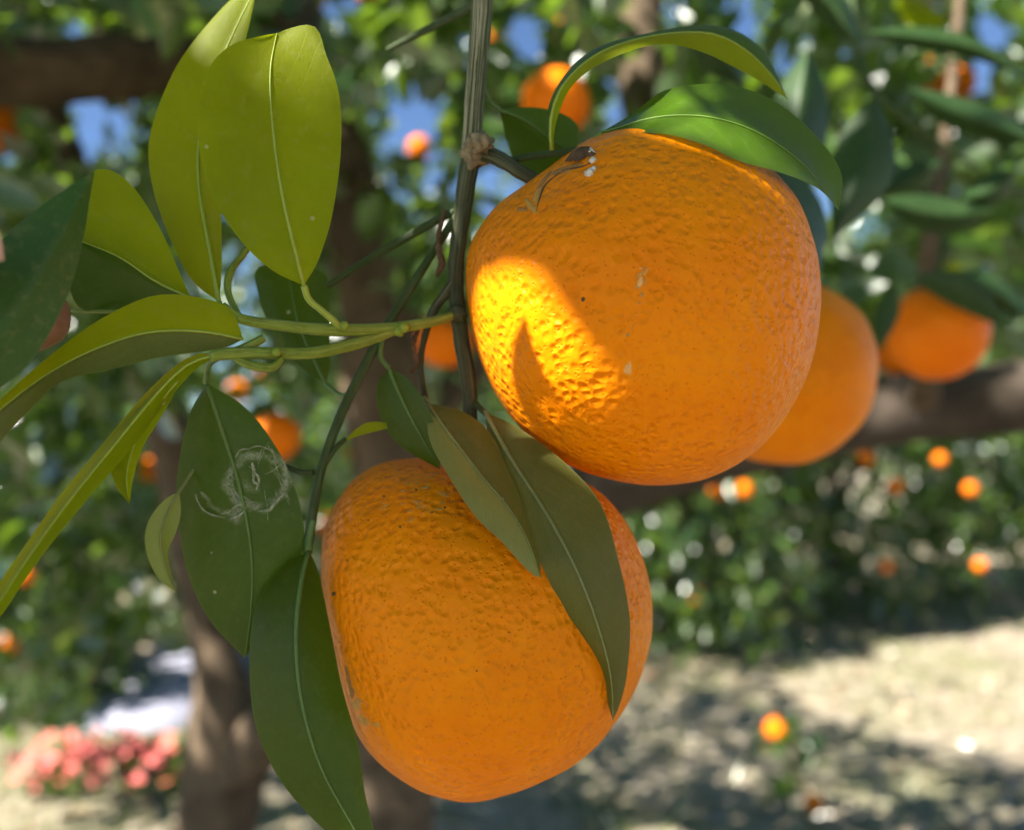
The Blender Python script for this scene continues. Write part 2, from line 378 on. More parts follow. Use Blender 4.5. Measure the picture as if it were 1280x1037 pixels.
# openings in the canopy: towards patches of sky, and beams of sun onto the ground
SKY_GAPS = [(118, 148, 38), (505, 138, 48), (658, 40, 24), (1238, 50, 34), (920, 20, 20), (93, 42, 9), (1222, 98, 14), (8, 195, 10), (778, 138, 14), (548, 222, 10), (622, 220, 12), (1040, 255, 30), (430, 8, 14), (985, 70, 16), (1150, 30, 14)]
_g = random.Random(5); SUB = []
for x, y, r in SKY_GAPS:
    if r < 20: SUB.append((x, y, r * 0.7)); continue
    for k in range(int(r / 5)):
        a, q = _g.random() * 6.28, r * math.sqrt(_g.random()); SUB.append((x + q * math.cos(a), y + q * math.sin(a), _g.uniform(5, 11)))
SKY_GAPS = SUB
LIT_GROUND = [(2.35, 4.6, 1.0), (3.0, 5.4, 0.9), (2.9, 4.3, 0.5), (-0.45, 2.75, 0.22), (0.5, 2.9, 0.2), (1.2, 3.3, 0.2), (-1.75, 5.2, 0.25), (4.5, 6.2, 0.8)]
def keep_mask(pos, sky=True, rnd=0.0):
    pos = np.asarray(pos); k = np.ones(len(pos), bool)
    g = pos - SUN * (pos[:, 2:3] / SUN[2])
    for x, y, r in LIT_GROUND: k &= np.hypot(g[:, 0] - x, g[:, 1] - y) > r * 0.9
    if sky:
        px, py, d = project(pos)
        for x, y, r in SKY_GAPS: k &= ~((d > 0.1) & (np.hypot(px - x, py - y) < r + 0.035 * FPX / np.maximum(d, 0.1)))
    return k

# trunk, limbs and fruit that stay in plain view behind the foreground: sprays do not grow between them and the camera
VIEW_WOOD = [((495, 640), (480, 420), 48, 1.5), ((480, 420), (345, -20), 36, 1.5), ((-20, 92), (250, 82), 46, 1.4), ((806, -10), (804, 120), 38, 1.85), ((272, 800), (285, 1037), 50, 1.6), ((490, 900), (490, 1037), 50, 1.5)]
def clear_view(pos):
    px, py, d = project(pos); k = np.ones(len(pos), bool); m = 0.03 * FPX / np.maximum(d, .1)
    for (x0, y0), (x1, y1), hw, dd_ in VIEW_WOOD:
        L = math.hypot(x1 - x0, y1 - y0); t = np.clip(((px - x0) * (x1 - x0) + (py - y0) * (y1 - y0)) / L ** 2, 0, 1)
        k &= ~((d > .1) & (d < dd_) & (np.hypot(px - x0 - t * (x1 - x0), py - y0 - t * (y1 - y0)) < hw * .75 + m * .5))
    for x, y, r, dd_ in SHOWN: k &= ~((d > .1) & (d < dd_) & (np.hypot(px - x, py - y) < r * 1.0 + m * .6))
    return k
SHOWN = []

def crown_points(c, rad, n, shell=0.55):
    p = norm(rng.normal(size=(n, 3))) * rng.uniform(shell ** 3, 1, (n, 1)) ** (1 / 3)
    wob = np.array([1 + 0.28 * noise.noise(Vector(q * 1.7) + Vector(c)) for q in p])
    sk_ = np.where(p[:, 2] < 0, 1 / np.maximum(0.5, np.sqrt(1 - p[:, 2] ** 2)) ** 0.85, 1.0)
    return np.array(c) + p * np.c_[sk_, sk_, np.ones(n)] * np.array(rad) * wob[:, None], p

def sprays(centres, outward, per, size, ns, spread=0.11):
    """each centre becomes a little spray of leaves along a twig"""
    n = len(centres); C = np.repeat(centres, per, 0); O = np.repeat(norm(outward + rng.normal(size=(n, 3)) * 0.5 + (0, 0, -0.25)), per, 0)
    t = np.tile(np.linspace(0, 1, per), n)[:, None]
    pos = C + O * t * spread * 1.3 + rng.normal(size=(n * per, 3)) * spread * 0.16
    d = norm(O * 0.7 + rng.normal(size=(n * per, 3)) * 0.75 + (0, 0, -0.2))
    up = norm(rng.normal(size=(n * per, 3)) * 1.0 + SUN * 0.6)
    sz = rng.uniform(0.75, 1.2, n * per) * size
    return pos, d, up, sz

# ------------------------------------------------------------------ the foreground branch
FG = []          # blades, fruit and twigs that take part in the sun and shade sampling
branch = empty('orange_branch', P(600, 0, 0.225))
tag(branch, 'sharp leafy orange branch with striped green stem that carries the two large oranges', 'branch')

def leaf(mid, left, right, mat, rib, dl=0.0, dr=0.0, camber=0.06, petiole=None, rw=7.0, label=None, parent=None, mat_r=None, n=30, ripple=0.022, pw=8.0):
    """blade from a midrib [(px,py,depth)] and two edges [(px,py)] or [(px,py,depth offset)]; edges share the midrib's ends"""
    parent = parent or branch
    mid = [tuple(m) for m in mid]; ms = spline([P(*m) for m in mid], n)
    md = np.interp(np.linspace(0, 1, n), np.linspace(0, 1, len(mid)), [m[2] for m in mid])
    def edge(pts, off):
        k = len(pts); q = [mid[0][:2]] + [p[:2] for p in pts] + [mid[-1][:2]]
        f = spline(q, n); o = np.sin(np.linspace(0, 1, n) * math.pi) ** 0.6 * off
        return np.array([P(a, b, d + x) for (a, b), d, x in zip(f, md, o)])
    el, er = edge(left, dl), edge(right, dr)
    M_ = 6; V = []; UV = []
    sd = random.random() * 50
    wid = np.linalg.norm(el - er, axis=1).max()
    for i in range(n):
        nrm = np.cross(er[i] - el[i], np.gradient(ms, axis=0)[i]); ln = np.linalg.norm(nrm)
        nrm = nrm / ln if ln > 1e-12 else np.zeros(3)
        for k in range(-M_, M_ + 1):
            a = abs(k) / M_; e = el[i] if k < 0 else er[i]
            p = ms[i] * (1 - a) + e * a
            lw = np.linalg.norm(e - ms[i])
            p = p + nrm * (camber * lw * 4 * a * (1 - a))
            p = p + nrm * (ripple * wid * a * noise.noise(Vector((i / n * 7 + sd, k * 0.25, sd))))
            V.append(p); UV.append((i / (n - 1), 0.5 + 0.5 * k / M_))
    W = 2 * M_ + 1
    F = [(i * W + k, i * W + k + 1, (i + 1) * W + k + 1, (i + 1) * W + k) for i in range(n - 1) for k in range(W - 1)]
    fm = [1 if (mat_r and k >= M_) else 0 for i in range(n - 1) for k in range(W - 1)]
    o = mesh_obj('leaf', V, F, mat, parent, UV, mats=[mat, mat_r] if mat_r else None, fmat=fm if mat_r else None)
    if label: o['label'] = label
    FG.append((np.array(V), F))
    dmean = float(np.mean(md)); r0 = rw * 0.5 / FPX * dmean
    if rib is not None:
        path = ms[::3]; toc = norm(CAM - path) * r0 * 0.35
        V2, F2, U2 = tube_geo(list(path + toc), list(np.linspace(r0, r0 * 0.22, len(path))), ring=6, n=26)
        mesh_obj('midrib', V2, F2, rib, o, U2)
    if petiole:
        ptube('petiole', petiole + [mid[0]], [pw, pw * 0.85, pw * 0.9], rib or M['twig'], o, ring=8)
    return o

def stick(name, pts, wpx, mat, parent=None, **kw):
    o = ptube(name, pts, wpx, mat, parent or branch, **kw); return o

# stems and twigs
stick('stem', [(606, -120, .228), (603, 0, .227), (596, 90, .226), (590, 170, .225), (588, 196, .225)], [28, 27, 25, 24, 24], M['stem'], ring=14, n=40, lump=0.06)
stick('stem', [(590, 188, .2255), (582, 240, .226), (572, 310, .227), (570, 360, .228), (576, 420, .229), (586, 480, .229), (588, 525, .228)], [25, 23, 20, 21, 20, 20, 17], M['stem_low'], ring=12, n=50, lump=0.12)
def lumps(name, px, py, d, rpx, mat, seed, parent=None, squash=(1, 1, 1), rough=0.35, sub=3, freq=2.2):
    import bmesh
    bm = bmesh.new(); bmesh.ops.create_icosphere(bm, subdivisions=sub, radius=1.0)
    r = rpx / FPX * d; c = P(px, py, d); V = []
    for v in bm.verts:
        k = 1 + rough * noise.noise(v.co * freq + Vector((seed, 0, 0))) + rough * 0.5 * noise.noise(v.co * freq * 2.7 + Vector((0, seed, 0)))
        V.append(c + np.array(v.co) * k * r * np.array(squash))
    F = [[v.index for v in f.verts] for f in bm.faces]; bm.free()
    return mesh_obj(name, V, F, mat, parent or branch)
lumps('node_knob', 595, 190, .224, 20, M['cork'], 3.1, rough=0.5)
lumps('node_knob', 602, 178, .2185, 13, M['cork'], 8.1, rough=0.6)
stick('twig', [(596, 190, .2235), (622, 198, .222), (645, 212, .2205), (672, 228, .2215)], [22, 20, 18, 19], M['stem_low'], ring=12, lump=0.12)
stick('twig', [(640, 200, .2235), (668, 195, .2215), (700, 191, .2155), (732, 188, .213)], [9, 9, 9, 12], M['twig'])
stick('twig', [(576, 262, .227), (545, 310, .228), (512, 362, .227), (470, 432, .225), (432, 505, .224), (404, 578, .223), (391, 640, .222), (384, 692, .2205)], [11, 10, 12, 13, 13, 12, 13, 12], M['twig'], n=60)
stick('twig', [(572, 262, .227), (520, 290, .230), (460, 325, .233), (410, 357, .236)], [9, 11, 10, 9], M['twig'])
stick('twig', [(572, 345, .227), (556, 368, .2275), (542, 388, .228), (530, 425, .228), (526, 460, .2275), (532, 500, .226)], [13, 13, 12, 8, 8, 7], M['stem_low'], lump=0.15)
stick('dead_twig', [(556, 262, .226), (548, 300, .2255), (552, 330, .2255), (545, 345, .226)], [5, 7, 9, 5], M['dry'], lump=0.5)
stick('dead_twig', [(524, 410, .226), (516, 432, .2255), (521, 452, .2255), (514, 466, .226)], [4, 7, 6, 4], M['dry'], lump=0.6)
stick('twig', [(588, 498, .229), (598, 508, .226), (606, 516, .2225)], [9, 8, 7], M['twig'])
stick('twig', [(484, 62, .262), (520, 44, .258), (560, 24, .246), (598, 4, .229)], [6, 9, 10, 11], M['twig'])
stick('twig', [(534, 560, .226), (528, 530, .2255), (533, 505, .2255)], [5, 6, 8], M['twig'])
# the pale green side shoot
stick('shoot', [(572, 392, .226), (540, 402, .222), (480, 411, .217), (410, 412, .211), (345, 406, .206), (300, 398, .203), (278, 382, .2025)], [10, 13, 15, 16, 14, 13, 11], M['shoot'], n=50, ring=12)
stick('shoot', [(500, 412, .219), (450, 428, .214), (390, 441, .208), (330, 441, .203), (285, 442, .199), (262, 446, .1965)], [9, 15, 15, 15, 15, 13], M['shoot'], n=44, ring=12)
stick('shoot', [(330, 422, .204), (305, 436, .2025), (278, 445, .199)], [10, 13, 12], M['shoot'])
stick('shoot', [(290, 444, .200), (312, 456, .2005), (340, 459, .2015), (352, 448, .2035)], [9, 11, 11, 8], M['shoot'])
stick('shoot', [(300, 398, .204), (285, 365, .209), (288, 340, .212), (304, 318, .216), (320, 296, .220)], [8, 9, 10, 9, 7], M['shoot'])
stick('twig', [(300, 402, .205), (200, 392, .209), (130, 389, .212), (90, 388, .215)], [5, 6, 6, 5], M['shoot'])
lumps('node_knob', 571, 392, .2265, 12, M['stem_low'], 6.3, rough=0.3)
lumps('node_knob', 498, 412, .2185, 9, M['shoot'], 4.4, rough=0.25)
for q in ((505, 409, 7, .2165), (430, 407, 6, .2085), (345, 440, 6, .202)):
    lumps('bud', q[0], q[1], q[3], q[2], M['shoot'], q[0], sub=2)

Y, YR, DK, DR_, OL, OR_, UN = M['young'], M['rib_y'], M['dark'], M['rib_d'], M['olive'], M['rib_o'], M['under']
# upright oval leaf, seen from below
leaf([(380, 357, .2075), (368, 310, .205), (352, 240, .2035), (341, 160, .2035), (338, 90, .206), (346, 42, .211)],
     [(340, 338), (300, 300), (264, 240), (247, 165), (256, 95), (292, 55)], [(398, 326), (415, 270), (426, 190), (424, 120), (408, 70), (392, 34)],
     Y, YR, -.004, .005, camber=-.05, petiole=[(424, 410, .2115), (416, 400, .2105), (402, 388, .2095), (386, 374, .2085)], rw=6, label='broad yellow-green oval leaf with a sunlit upper corner', pw=10, n=40)
# tall narrow leaf behind it
leaf([(274, 378, .2075), (262, 310, .212), (248, 220, .216), (256, 130, .220), (288, 50, .224), (322, -20, .227)],
     [(236, 345), (200, 268), (186, 205), (192, 150), (222, 80), (282, 5)], [(277, 330), (277, 260), (278, 180), (296, 100), (312, 30)],
     Y, YR, .003, -.002, camber=.06, petiole=[(281, 392, .2035), (277, 386, .205)], rw=6, label='tall narrow yellow-green leaf partly behind the oval leaf', n=40)
# folded leaf: olive upper half, lower half's shade put in as the dark leaf colour
leaf([(238, 372, .206), (195, 352, .2035), (150, 322, .201), (98, 300, .199), (70, 285, .198)],
     [(215, 318), (190, 268), (165, 232), (135, 212), (108, 222)], [(200, 385), (150, 388), (100, 385), (80, 340)],
     Y, YR, .004, .012, camber=.04, mat_r=DK, rw=4, label='folded leaf with olive upper half and shaded lower half')
# blue-green leaf held in the fingers
leaf([(118, 214, .181), (85, 275, .175), (45, 345, .171), (0, 420, .168), (-60, 520, .166)],
     [(90, 232), (45, 262), (-10, 315), (-70, 420)], [(104, 300), (82, 375), (40, 450), (-20, 500)],
     M['blue'], None, -.003, .005, camber=.03, label='dark blue-green leaf held by the fingers')
# arched leaf reaching to the edge
leaf([(304, 424, .2015), (250, 414, .197), (180, 416, .193), (110, 440, .189), (55, 470, .186), (0, 512, .183), (-70, 575, .181)],
     [(288, 386), (245, 371), (190, 370), (130, 397), (70, 438), (10, 490)], [(275, 436), (205, 446), (145, 460), (75, 478), (25, 525), (-30, 580)],
     Y, YR, .004, -.004, camber=.08, mat_r=OL, rw=4.5, label='arched yellow-green leaf showing its paler lower half')
# leaf seen along its edge that droops down
leaf([(282, 440, .1985), (240, 452, .195), (195, 493, .192), (150, 548, .189), (95, 615, .186), (40, 690, .183), (-15, 775, .181), (-40, 820, .18)],
     [(236, 446), (188, 485), (140, 540), (85, 607), (32, 680), (-24, 765)], [(244, 462), (206, 505), (165, 560), (108, 625), (50, 698), (-6, 780)],
     Y, YR, .010, .006, camber=.05, rw=4, label='long drooping leaf seen almost along its edge')
leaf([(222, 476, .1955), (190, 515, .1965), (166, 560, .198), (158, 600, .199), (162, 630, .1995)],
     [(188, 498), (152, 540), (137, 568), (144, 605)], [(218, 492), (196, 530), (178, 560), (166, 600)],
     Y, YR, .002, .002, rw=4, label='short curled leaf tip hanging under the drooping leaf')
# small pale leaf
leaf([(224, 614, .214), (210, 640, .213), (201, 670, .2125), (206, 705, .2135), (220, 740, .2155)],
     [(205, 625), (184, 655), (183, 690), (198, 722)], [(226, 640), (220, 665), (210, 690), (214, 718)],
     UN, M['rib_o'], -.002, .003, rw=4, label='small pale curled leaf behind the scarred leaf', petiole=[(262, 560, .222), (240, 590, .218)], pw=5)
# dark leaf with the white scar
scar_leaf = leaf([(258, 478, .2155), (280, 545, .216), (300, 610, .2165), (314, 690, .2175), (314, 760, .219), (306, 822, .221)],
     [(236, 520), (222, 590), (222, 650), (236, 720), (266, 780)], [(310, 512), (352, 570), (378, 640), (378, 690), (352, 758)],
     DK, DR_, .004, .004, camber=-.05, petiole=[(282, 442, .2005), (262, 455, .207)], rw=6, label='broad dark green leaf with a white ring-shaped scar', pw=9, n=40)
# long dark leaf below it
leaf([(386, 688, .2195), (376, 730, .214), (370, 800, .209), (378, 880, .206), (402, 960, .205), (440, 1030, .206), (470, 1085, .208)],
     [(350, 712), (318, 765), (312, 845), (322, 915), (358, 985), (420, 1050)], [(398, 715), (412, 780), (428, 860), (448, 930), (456, 990), (470, 1050)],
     DK, DR_, .004, .006, camber=-.04, petiole=[(391, 650, .2215), (387, 672, .2205)], rw=7, label='long dark green leaf hanging left of the lower orange', pw=11, n=40)
# leaf behind the shoot
leaf([(408, 480, .2325), (388, 440, .234), (372, 400, .236), (364, 360, .238), (360, 325, .240)],
     [(372, 455), (338, 410), (321, 362), (322, 335)], [(412, 455), (412, 410), (411, 365), (404, 340)],
     DK, DR_, .002, .004, camber=.05, petiole=[(440, 492, .2245), (425, 493, .228)], rw=5, label='dark leaf behind the green side shoot', pw=7)
# small leaf above the lower orange
leaf([(486, 460, .2225), (498, 490, .2215), (515, 525, .2205), (535, 560, .2205), (550, 586, .2215)],
     [(472, 478), (472, 510), (488, 545), (520, 570)], [(508, 472), (532, 505), (546, 540), (551, 565)],
     DK, DR_, .003, -.002, camber=-.05, petiole=[(478, 420, .2245), (476, 445, .2235)], rw=5, label='small dark oval leaf above the lower orange', pw=7)
leaf([(505, 530, .2235), (470, 533, .2230), (444, 540, .223), (426, 555, .2235)], [(466, 527), (448, 534)], [(462, 541), (444, 546)], M['young'], None, rw=3, label='tiny narrow green leaf on the dark twig', petiole=None)
stick('twig', [(400, 590, .223), (418, 562, .2233), (432, 548, .2232)], [7, 7, 6], M['twig'])
stick('twig', [(392, 590, .2225), (376, 590, .2232), (350, 580, .2245)], [8, 7, 6], M['twig'])
# folded leaf over the lower orange
leaf([(534, 504, .2235), (560, 540, .2165), (600, 592, .209), (640, 640, .202), (664, 685, .198), (676, 722, .1965)],
     [(536, 545), (552, 580), (590, 640), (630, 680), (662, 714)], [(575, 512), (612, 540), (636, 590), (656, 640), (672, 690)],
     UN, OR_, -.003, .006, camber=-.06, rw=5, mat_r=OL, label='folded dusty leaf lying across the lower orange', petiole=[(530, 497, .226)], pw=7)
# long dusty leaf over the lower orange
leaf([(606, 514, .2225), (640, 575, .2135), (682, 640, .2045), (722, 715, .1985), (750, 790, .1985), (764, 850, .204), (766, 899, .210)],
     [(612, 555), (640, 628), (674, 700), (712, 778), (748, 836), (760, 880)], [(650, 536), (706, 578), (750, 628), (772, 695), (787, 770), (784, 840), (774, 882)],
     OL, OR_, .003, .004, camber=-.05, rw=6, label='long dusty olive leaf lying over the right of the lower orange', n=40)
# leaves at the top of the upper orange
leaf([(690, 188, .2155), (689, 150, .213), (704, 108, .212), (748, 68, .214), (820, 45, .219), (895, 44, .226), (950, 78, .232), (985, 124, .236)],
     [(682, 150), (698, 104), (742, 62), (820, 40), (900, 33), (955, 65)], [(697, 150), (714, 110), (756, 76), (825, 56), (880, 66), (935, 95)],
     DK, YR, .008, -.006, camber=.06, rw=6, label='narrow leaf arching up over the upper orange', mat_r=Y, n=40)
leaf([(752, 166, .213), (820, 147, .208), (882, 146, .205), (934, 160, .204), (976, 183, .205), (1012, 214, .207), (1048, 263, .211)],
     [(804, 131), (830, 113), (872, 105), (924, 108), (976, 131), (1018, 168), (1050, 216)], [(820, 166), (872, 179), (924, 200), (976, 216), (1020, 234)],
     M['mid'], M['rib_g'], .010, -.007, camber=-.05, rw=3.5, label='glossy dark leaf spread over the top of the upper orange', petiole=[(730, 190, .2135)], n=40)
leaf([(624, 138, .233), (655, 150, .236), (690, 175, .240), (722, 195, .244)], [(642, 200), (668, 232), (700, 222)], [(650, 134), (690, 138), (722, 156)],
     DK, DR_, .004, .004, rw=4, label='dark leaf in shade behind the main stem', petiole=[(603, 108, .2265), (612, 128, .230)], pw=7)

def scar_mat():
    m = M['dark'].copy(); m.name = 'dark_leaf_with_scar'; t = m.node_tree; h = N.__new__(N); h.m = m; h.t = t; h.b = t.nodes['Principled BSDF']; h.o = t.nodes['Material Output']
    co = h.n('TexCoord').outputs['Object']; k = FPX / 0.2165; c0 = P(320, 602, .2165) - np.array(branch.location)
    rel = h.n('VectorMath', operation='SUBTRACT', i_0=co); rel.inputs[1].default_value = c0
    wv = h.n('TexNoise', i_Vector=co, i_Scale=170.0, i_Detail=3.0); wo = h.n('VectorMath', operation='SUBTRACT', i_0=wv.outputs['Color']); wo.inputs[1].default_value = (.5, .5, .5)
    sc_ = h.n('VectorMath', operation='SCALE', i_0=wo.outputs[0]); sc_.inputs['Scale'].default_value = 0.0058
    ad = h.n('VectorMath', operation='ADD', i_0=rel.outputs[0], i_1=sc_.outputs[0])
    def dot(v):
        d = h.n('VectorMath', operation='DOT_PRODUCT', i_0=ad.outputs[0]); d.inputs[1].default_value = v; return h.math('MULTIPLY', d.outputs['Value'], k)
    x, y = dot(RT), dot(UP)                       # photo pixels, y up
    def ring(cx_, cy_, r, wd, cond=None):
        d = h.math('SQRT', h.math('ADD', h.math('POWER', h.math('SUBTRACT', x, cx_), 2.0), h.math('POWER', h.math('SUBTRACT', y, cy_), 2.0)))
        q = h.math('SUBTRACT', 1.0, h.math('DIVIDE', h.math('ABSOLUTE', h.math('SUBTRACT', d, r)), wd), clamp=True)
        return q
    big = ring(0, 0, 34, 9); left = h.math('MULTIPLY', ring(-40, -6, 30, 5), h.math('LESS_THAN', y, -14)); left = h.math('MULTIPLY', left, h.math('LESS_THAN', x, -34))
    blob = ring(-26, -40, 0, 15); mid = ring(-4, -6, 0, 14)
    tot = h.math('MAXIMUM', h.math('MAXIMUM', big, left), h.math('MAXIMUM', blob, h.math('MULTIPLY', mid, 0.8)))
    fib = h.n('TexNoise', i_Vector=ad.outputs[0], i_Scale=1500.0, i_Detail=5.0, i_Roughness=0.7, i_Distortion=1.5).outputs[0]
    pat = h.n('TexNoise', i_Vector=co, i_Scale=260.0, i_Detail=3.0).outputs[0]
    f = h.math('MULTIPLY', h.ramp(tot, [(0.1, 0.0), (0.75, 1.0)]), h.ramp(fib, [(0.38, 0.05), (0.62, 1.0)]))
    f = h.math('MULTIPLY', f, h.ramp(pat, [(0.36, 0.15), (0.56, 1.0)]))
    old = h.b.inputs['Base Color'].links[0].from_socket
    h.link(h.mix(h.math('MULTIPLY', f, 0.85), old, (0.42, 0.44, 0.33)), h.b.inputs['Base Color'])
    return m
scar_leaf.data.materials[0] = scar_mat()
# white scar on the dark leaf: ring of silky strands lying on the blade
bv = BVHTree.FromPolygons([tuple(v) for v in FG[7][0]], [list(f) for f in FG[7][1]]) if len(FG) > 7 else None
def on_leaf(px, py, lift=0.00003):
    d = Vector(P(px, py, 1.0) - CAM).normalized(); h = bv.ray_cast(Vector(CAM), d)
    for g in (0,):
        if h[0] is None: return P(px, py, .2165)
    return np.array(h[0]) - np.array(d) * lift
def strand(pts, wd):
    path = [on_leaf(*p) for p in pts]; V, F, UV = tube_geo(path, [wd * 0.5 / FPX * .216 * k for k in (0.5, 1, 1.1, 0.9, 0.4)], ring=6, lump=0.6, seed=pts[0][0])
    return V, F, UV
def join(parts):
    V, F = [], []
    for v, f, _ in parts:
        o = len(V); V += list(v); F += [tuple(i + o for i in q) for q in f]
    return V, F
st = []
rr = random.Random(4)
def arc(a0, a1, r0, r1, wd, jit=2.5):
    st.append(strand([(321 + (r0 + (r1 - r0) * t + rr.uniform(-jit, jit)) * math.cos(a0 + (a1 - a0) * t), 600 + 1.12 * (r0 + (r1 - r0) * t + rr.uniform(-jit, jit)) * math.sin(a0 + (a1 - a0) * t)) for t in np.linspace(0, 1, 5)], wd))
for k in range(9):
    a0 = rr.uniform(0, 6.28); arc(a0, a0 + rr.uniform(0.3, 1.3), rr.uniform(24, 38), rr.uniform(24, 38), rr.uniform(0.5, 1.5))
for k in range(5):
    a0 = rr.uniform(3.0, 5.4); arc(a0, a0 + rr.uniform(0.2, 0.9), rr.uniform(26, 42), rr.uniform(24, 38), rr.uniform(0.5, 2.2), 4)
for k in range(5):
    a0 = rr.uniform(0, 6.28); arc(a0, a0 + rr.uniform(-.5, .5), rr.uniform(34, 46), rr.uniform(8, 30), rr.uniform(0.4, 1.2), 4)
for k in range(5):
    a0 = rr.uniform(0.6, 2.6); arc(a0, a0 + rr.uniform(0.3, 0.8), rr.uniform(29, 36), rr.uniform(29, 36), rr.uniform(1.5, 3.6), 1.5)
for k in range(5):
    a0 = rr.uniform(-0.9, 0.5); arc(a0, a0 + rr.uniform(0.3, 0.8), rr.uniform(32, 40), rr.uniform(32, 40), rr.uniform(0.8, 2.4), 2)
for k in range(4):
    x, y = 314 + rr.uniform(-8, 8), 585 + rr.uniform(-8, 16); st.append(strand([(x + 4 * t + rr.uniform(-2, 2), y + 22 * t + rr.uniform(-2, 2)) for t in np.linspace(0, 1, 5)], rr.uniform(1, 4)))
for k in range(4):
    x, y = 288 + rr.uniform(-5, 8), 642 + rr.uniform(-5, 8); st.append(strand([(x + t * rr.uniform(8, 18), y - 10 * t + rr.uniform(-2, 2)) for t in np.linspace(0, 1, 5)], rr.uniform(1.2, 4)))
for k in range(2): st.append(strand([(245 + rr.uniform(-2, 2), 617), (247, 626 + rr.uniform(-2, 2)), (254, 636 + k), (264, 642 + rr.uniform(-2, 2)), (282 + rr.uniform(-6, 4), 646 + k)], rr.uniform(1.0, 3.4)))
for k in range(3): st.append(strand([(340 + rr.uniform(-4, 4), 575 + 5 * k), (348, 590 + 4 * k), (354 + rr.uniform(-3, 3), 605 + 4 * k), (358, 615 + 4 * k), (362, 625 + 3 * k)], rr.uniform(0.5, 1.5)))
V, F = join(st); o = mesh_obj('white_scar', V, F, M['silk'], scar_leaf); o['label'] = 'white ring-shaped scar of silky strands'

# ------------------------------------------------------------------ oranges
def fruit_mesh(name, D, cx, cy, sil=None, rpx=None, sub=6, lump=0.012, mat=None, depth_k=1.0, seed=0.0):
    import bmesh
    bm = bmesh.new(); bmesh.ops.create_icosphere(bm, subdivisions=sub, radius=1.0)
    C = P(cx, cy, D)
    if sil:
        s = np.array(sil, float) - (cx, cy); th = np.arctan2(-s[:, 1], s[:, 0]); rr_ = np.hypot(s[:, 0], s[:, 1]); o = np.argsort(th); th, rr_ = th[o], rr_[o]
        tt = np.r_[th - 2 * math.pi, th, th + 2 * math.pi]; rv = np.r_[rr_, rr_, rr_]
        g = np.linspace(-math.pi, math.pi, 721); prof = np.interp(g, tt, rv); ker = np.hanning(25); ker /= ker.sum()
        prof = np.convolve(np.r_[prof[-13:-1], prof, prof[1:13]], ker, 'valid'); rpx = rr_.mean()
    Rm = rpx / FPX * D; Rm /= math.sqrt(1 + (rpx / FPX) ** 2)
    V = []
    for v in bm.verts:
        a, b, c = v.co; k = 1.0
        if sil:
            rho = math.hypot(a, b); th_ = math.atan2(b, a); k = 1 + (np.interp(th_, g, prof) / rpx - 1) * rho ** 0.8
        l = 1 + lump * noise.noise(v.co * 1.8 + Vector((seed, 0, 0))) + lump * 0.35 * noise.noise(v.co * 6 + Vector((0, seed, 0)))
        V.append((RT * a * k + UP * b * k - FW * c * depth_k) * Rm * l)
    F = [[v.index for v in f.verts] for f in bm.faces]; bm.free()
    return C, np.array(V), F, Rm

def orange_main(cx, cy, D, sil, label, seed):
    C, V, F, Rm = fruit_mesh('orange', D, cx, cy, sil, sub=7, seed=seed)
    root = empty('orange_fruit', C); tag(root, label, 'orange')
    mesh_obj('peel', V + C, F, M['orange'], root)
    FG.append((V + C, F))
    b = BVHTree.FromPolygons([tuple(x) for x in V + C], F)
    return root, b

def hit(b, px, py):
    d = Vector(P(px, py, 1.0) - CAM).normalized(); h = b.ray_cast(Vector(CAM), d)
    return (np.array(h[0]), np.array(h[1])) if h[0] is not None else (P(px, py, .22), -FW)

def blob_patch(name, b, px, py, rx, ry, rot, mat, parent, h=0.0003, seed=0.0, n=14):
    """thin irregular crust that follows the peel"""
    V = []; p0, n0 = hit(b, px, py)
    V.append(p0 + n0 * h)
    for ring in (0.6, 1.0):
        for k in range(n):
            a = 2 * math.pi * k / n; q = ring * (1 + 0.5 * noise.noise(Vector((math.cos(a) * 1.6, math.sin(a) * 1.6, seed))))
            x, y = rx * q * math.cos(a), ry * q * math.sin(a); c, s = math.cos(rot), math.sin(rot)
            p, nn = hit(b, px + x * c - y * s, py + x * s + y * c); V.append(p + nn * (h * 0.8 if ring < 1 else -0.00005))
    F = [(0, 1 + k, 1 + (k + 1) % n) for k in range(n)] + [(1 + k, 1 + n + k, 1 + n + (k + 1) % n, 1 + (k + 1) % n) for k in range(n)]
    return mesh_obj(name, V, F, mat, parent)

SIL_U = [(583, 310), (580, 370), (588, 420), (603, 468), (640, 528), (700, 578), (760, 603), (815, 611), (870, 605), (935, 574), (985, 512), (1010, 445), (1018, 380), (1008, 310), (985, 252), (945, 208), (890, 174), (835, 163), (790, 162), (750, 170), (715, 188), (682, 214), (648, 240), (612, 266)]
SIL_L = [(402, 690), (403, 660), (415, 628), (440, 595), (475, 575), (520, 569), (590, 572), (660, 578), (720, 592), (765, 622), (800, 680), (816, 740), (815, 790), (800, 840), (775, 885), (740, 925), (690, 955), (640, 975), (585, 985), (530, 973), (480, 942), (448, 905), (430, 850), (415, 770)]
orU, bU = orange_main(800, 386, .230, SIL_U, 'large upper orange with a bright sun patch on its left side', 2.0)
orL, bL = orange_main(607, 778, .240, SIL_L, 'large lower orange in shade, crossed by two dusty leaves', 9.0)

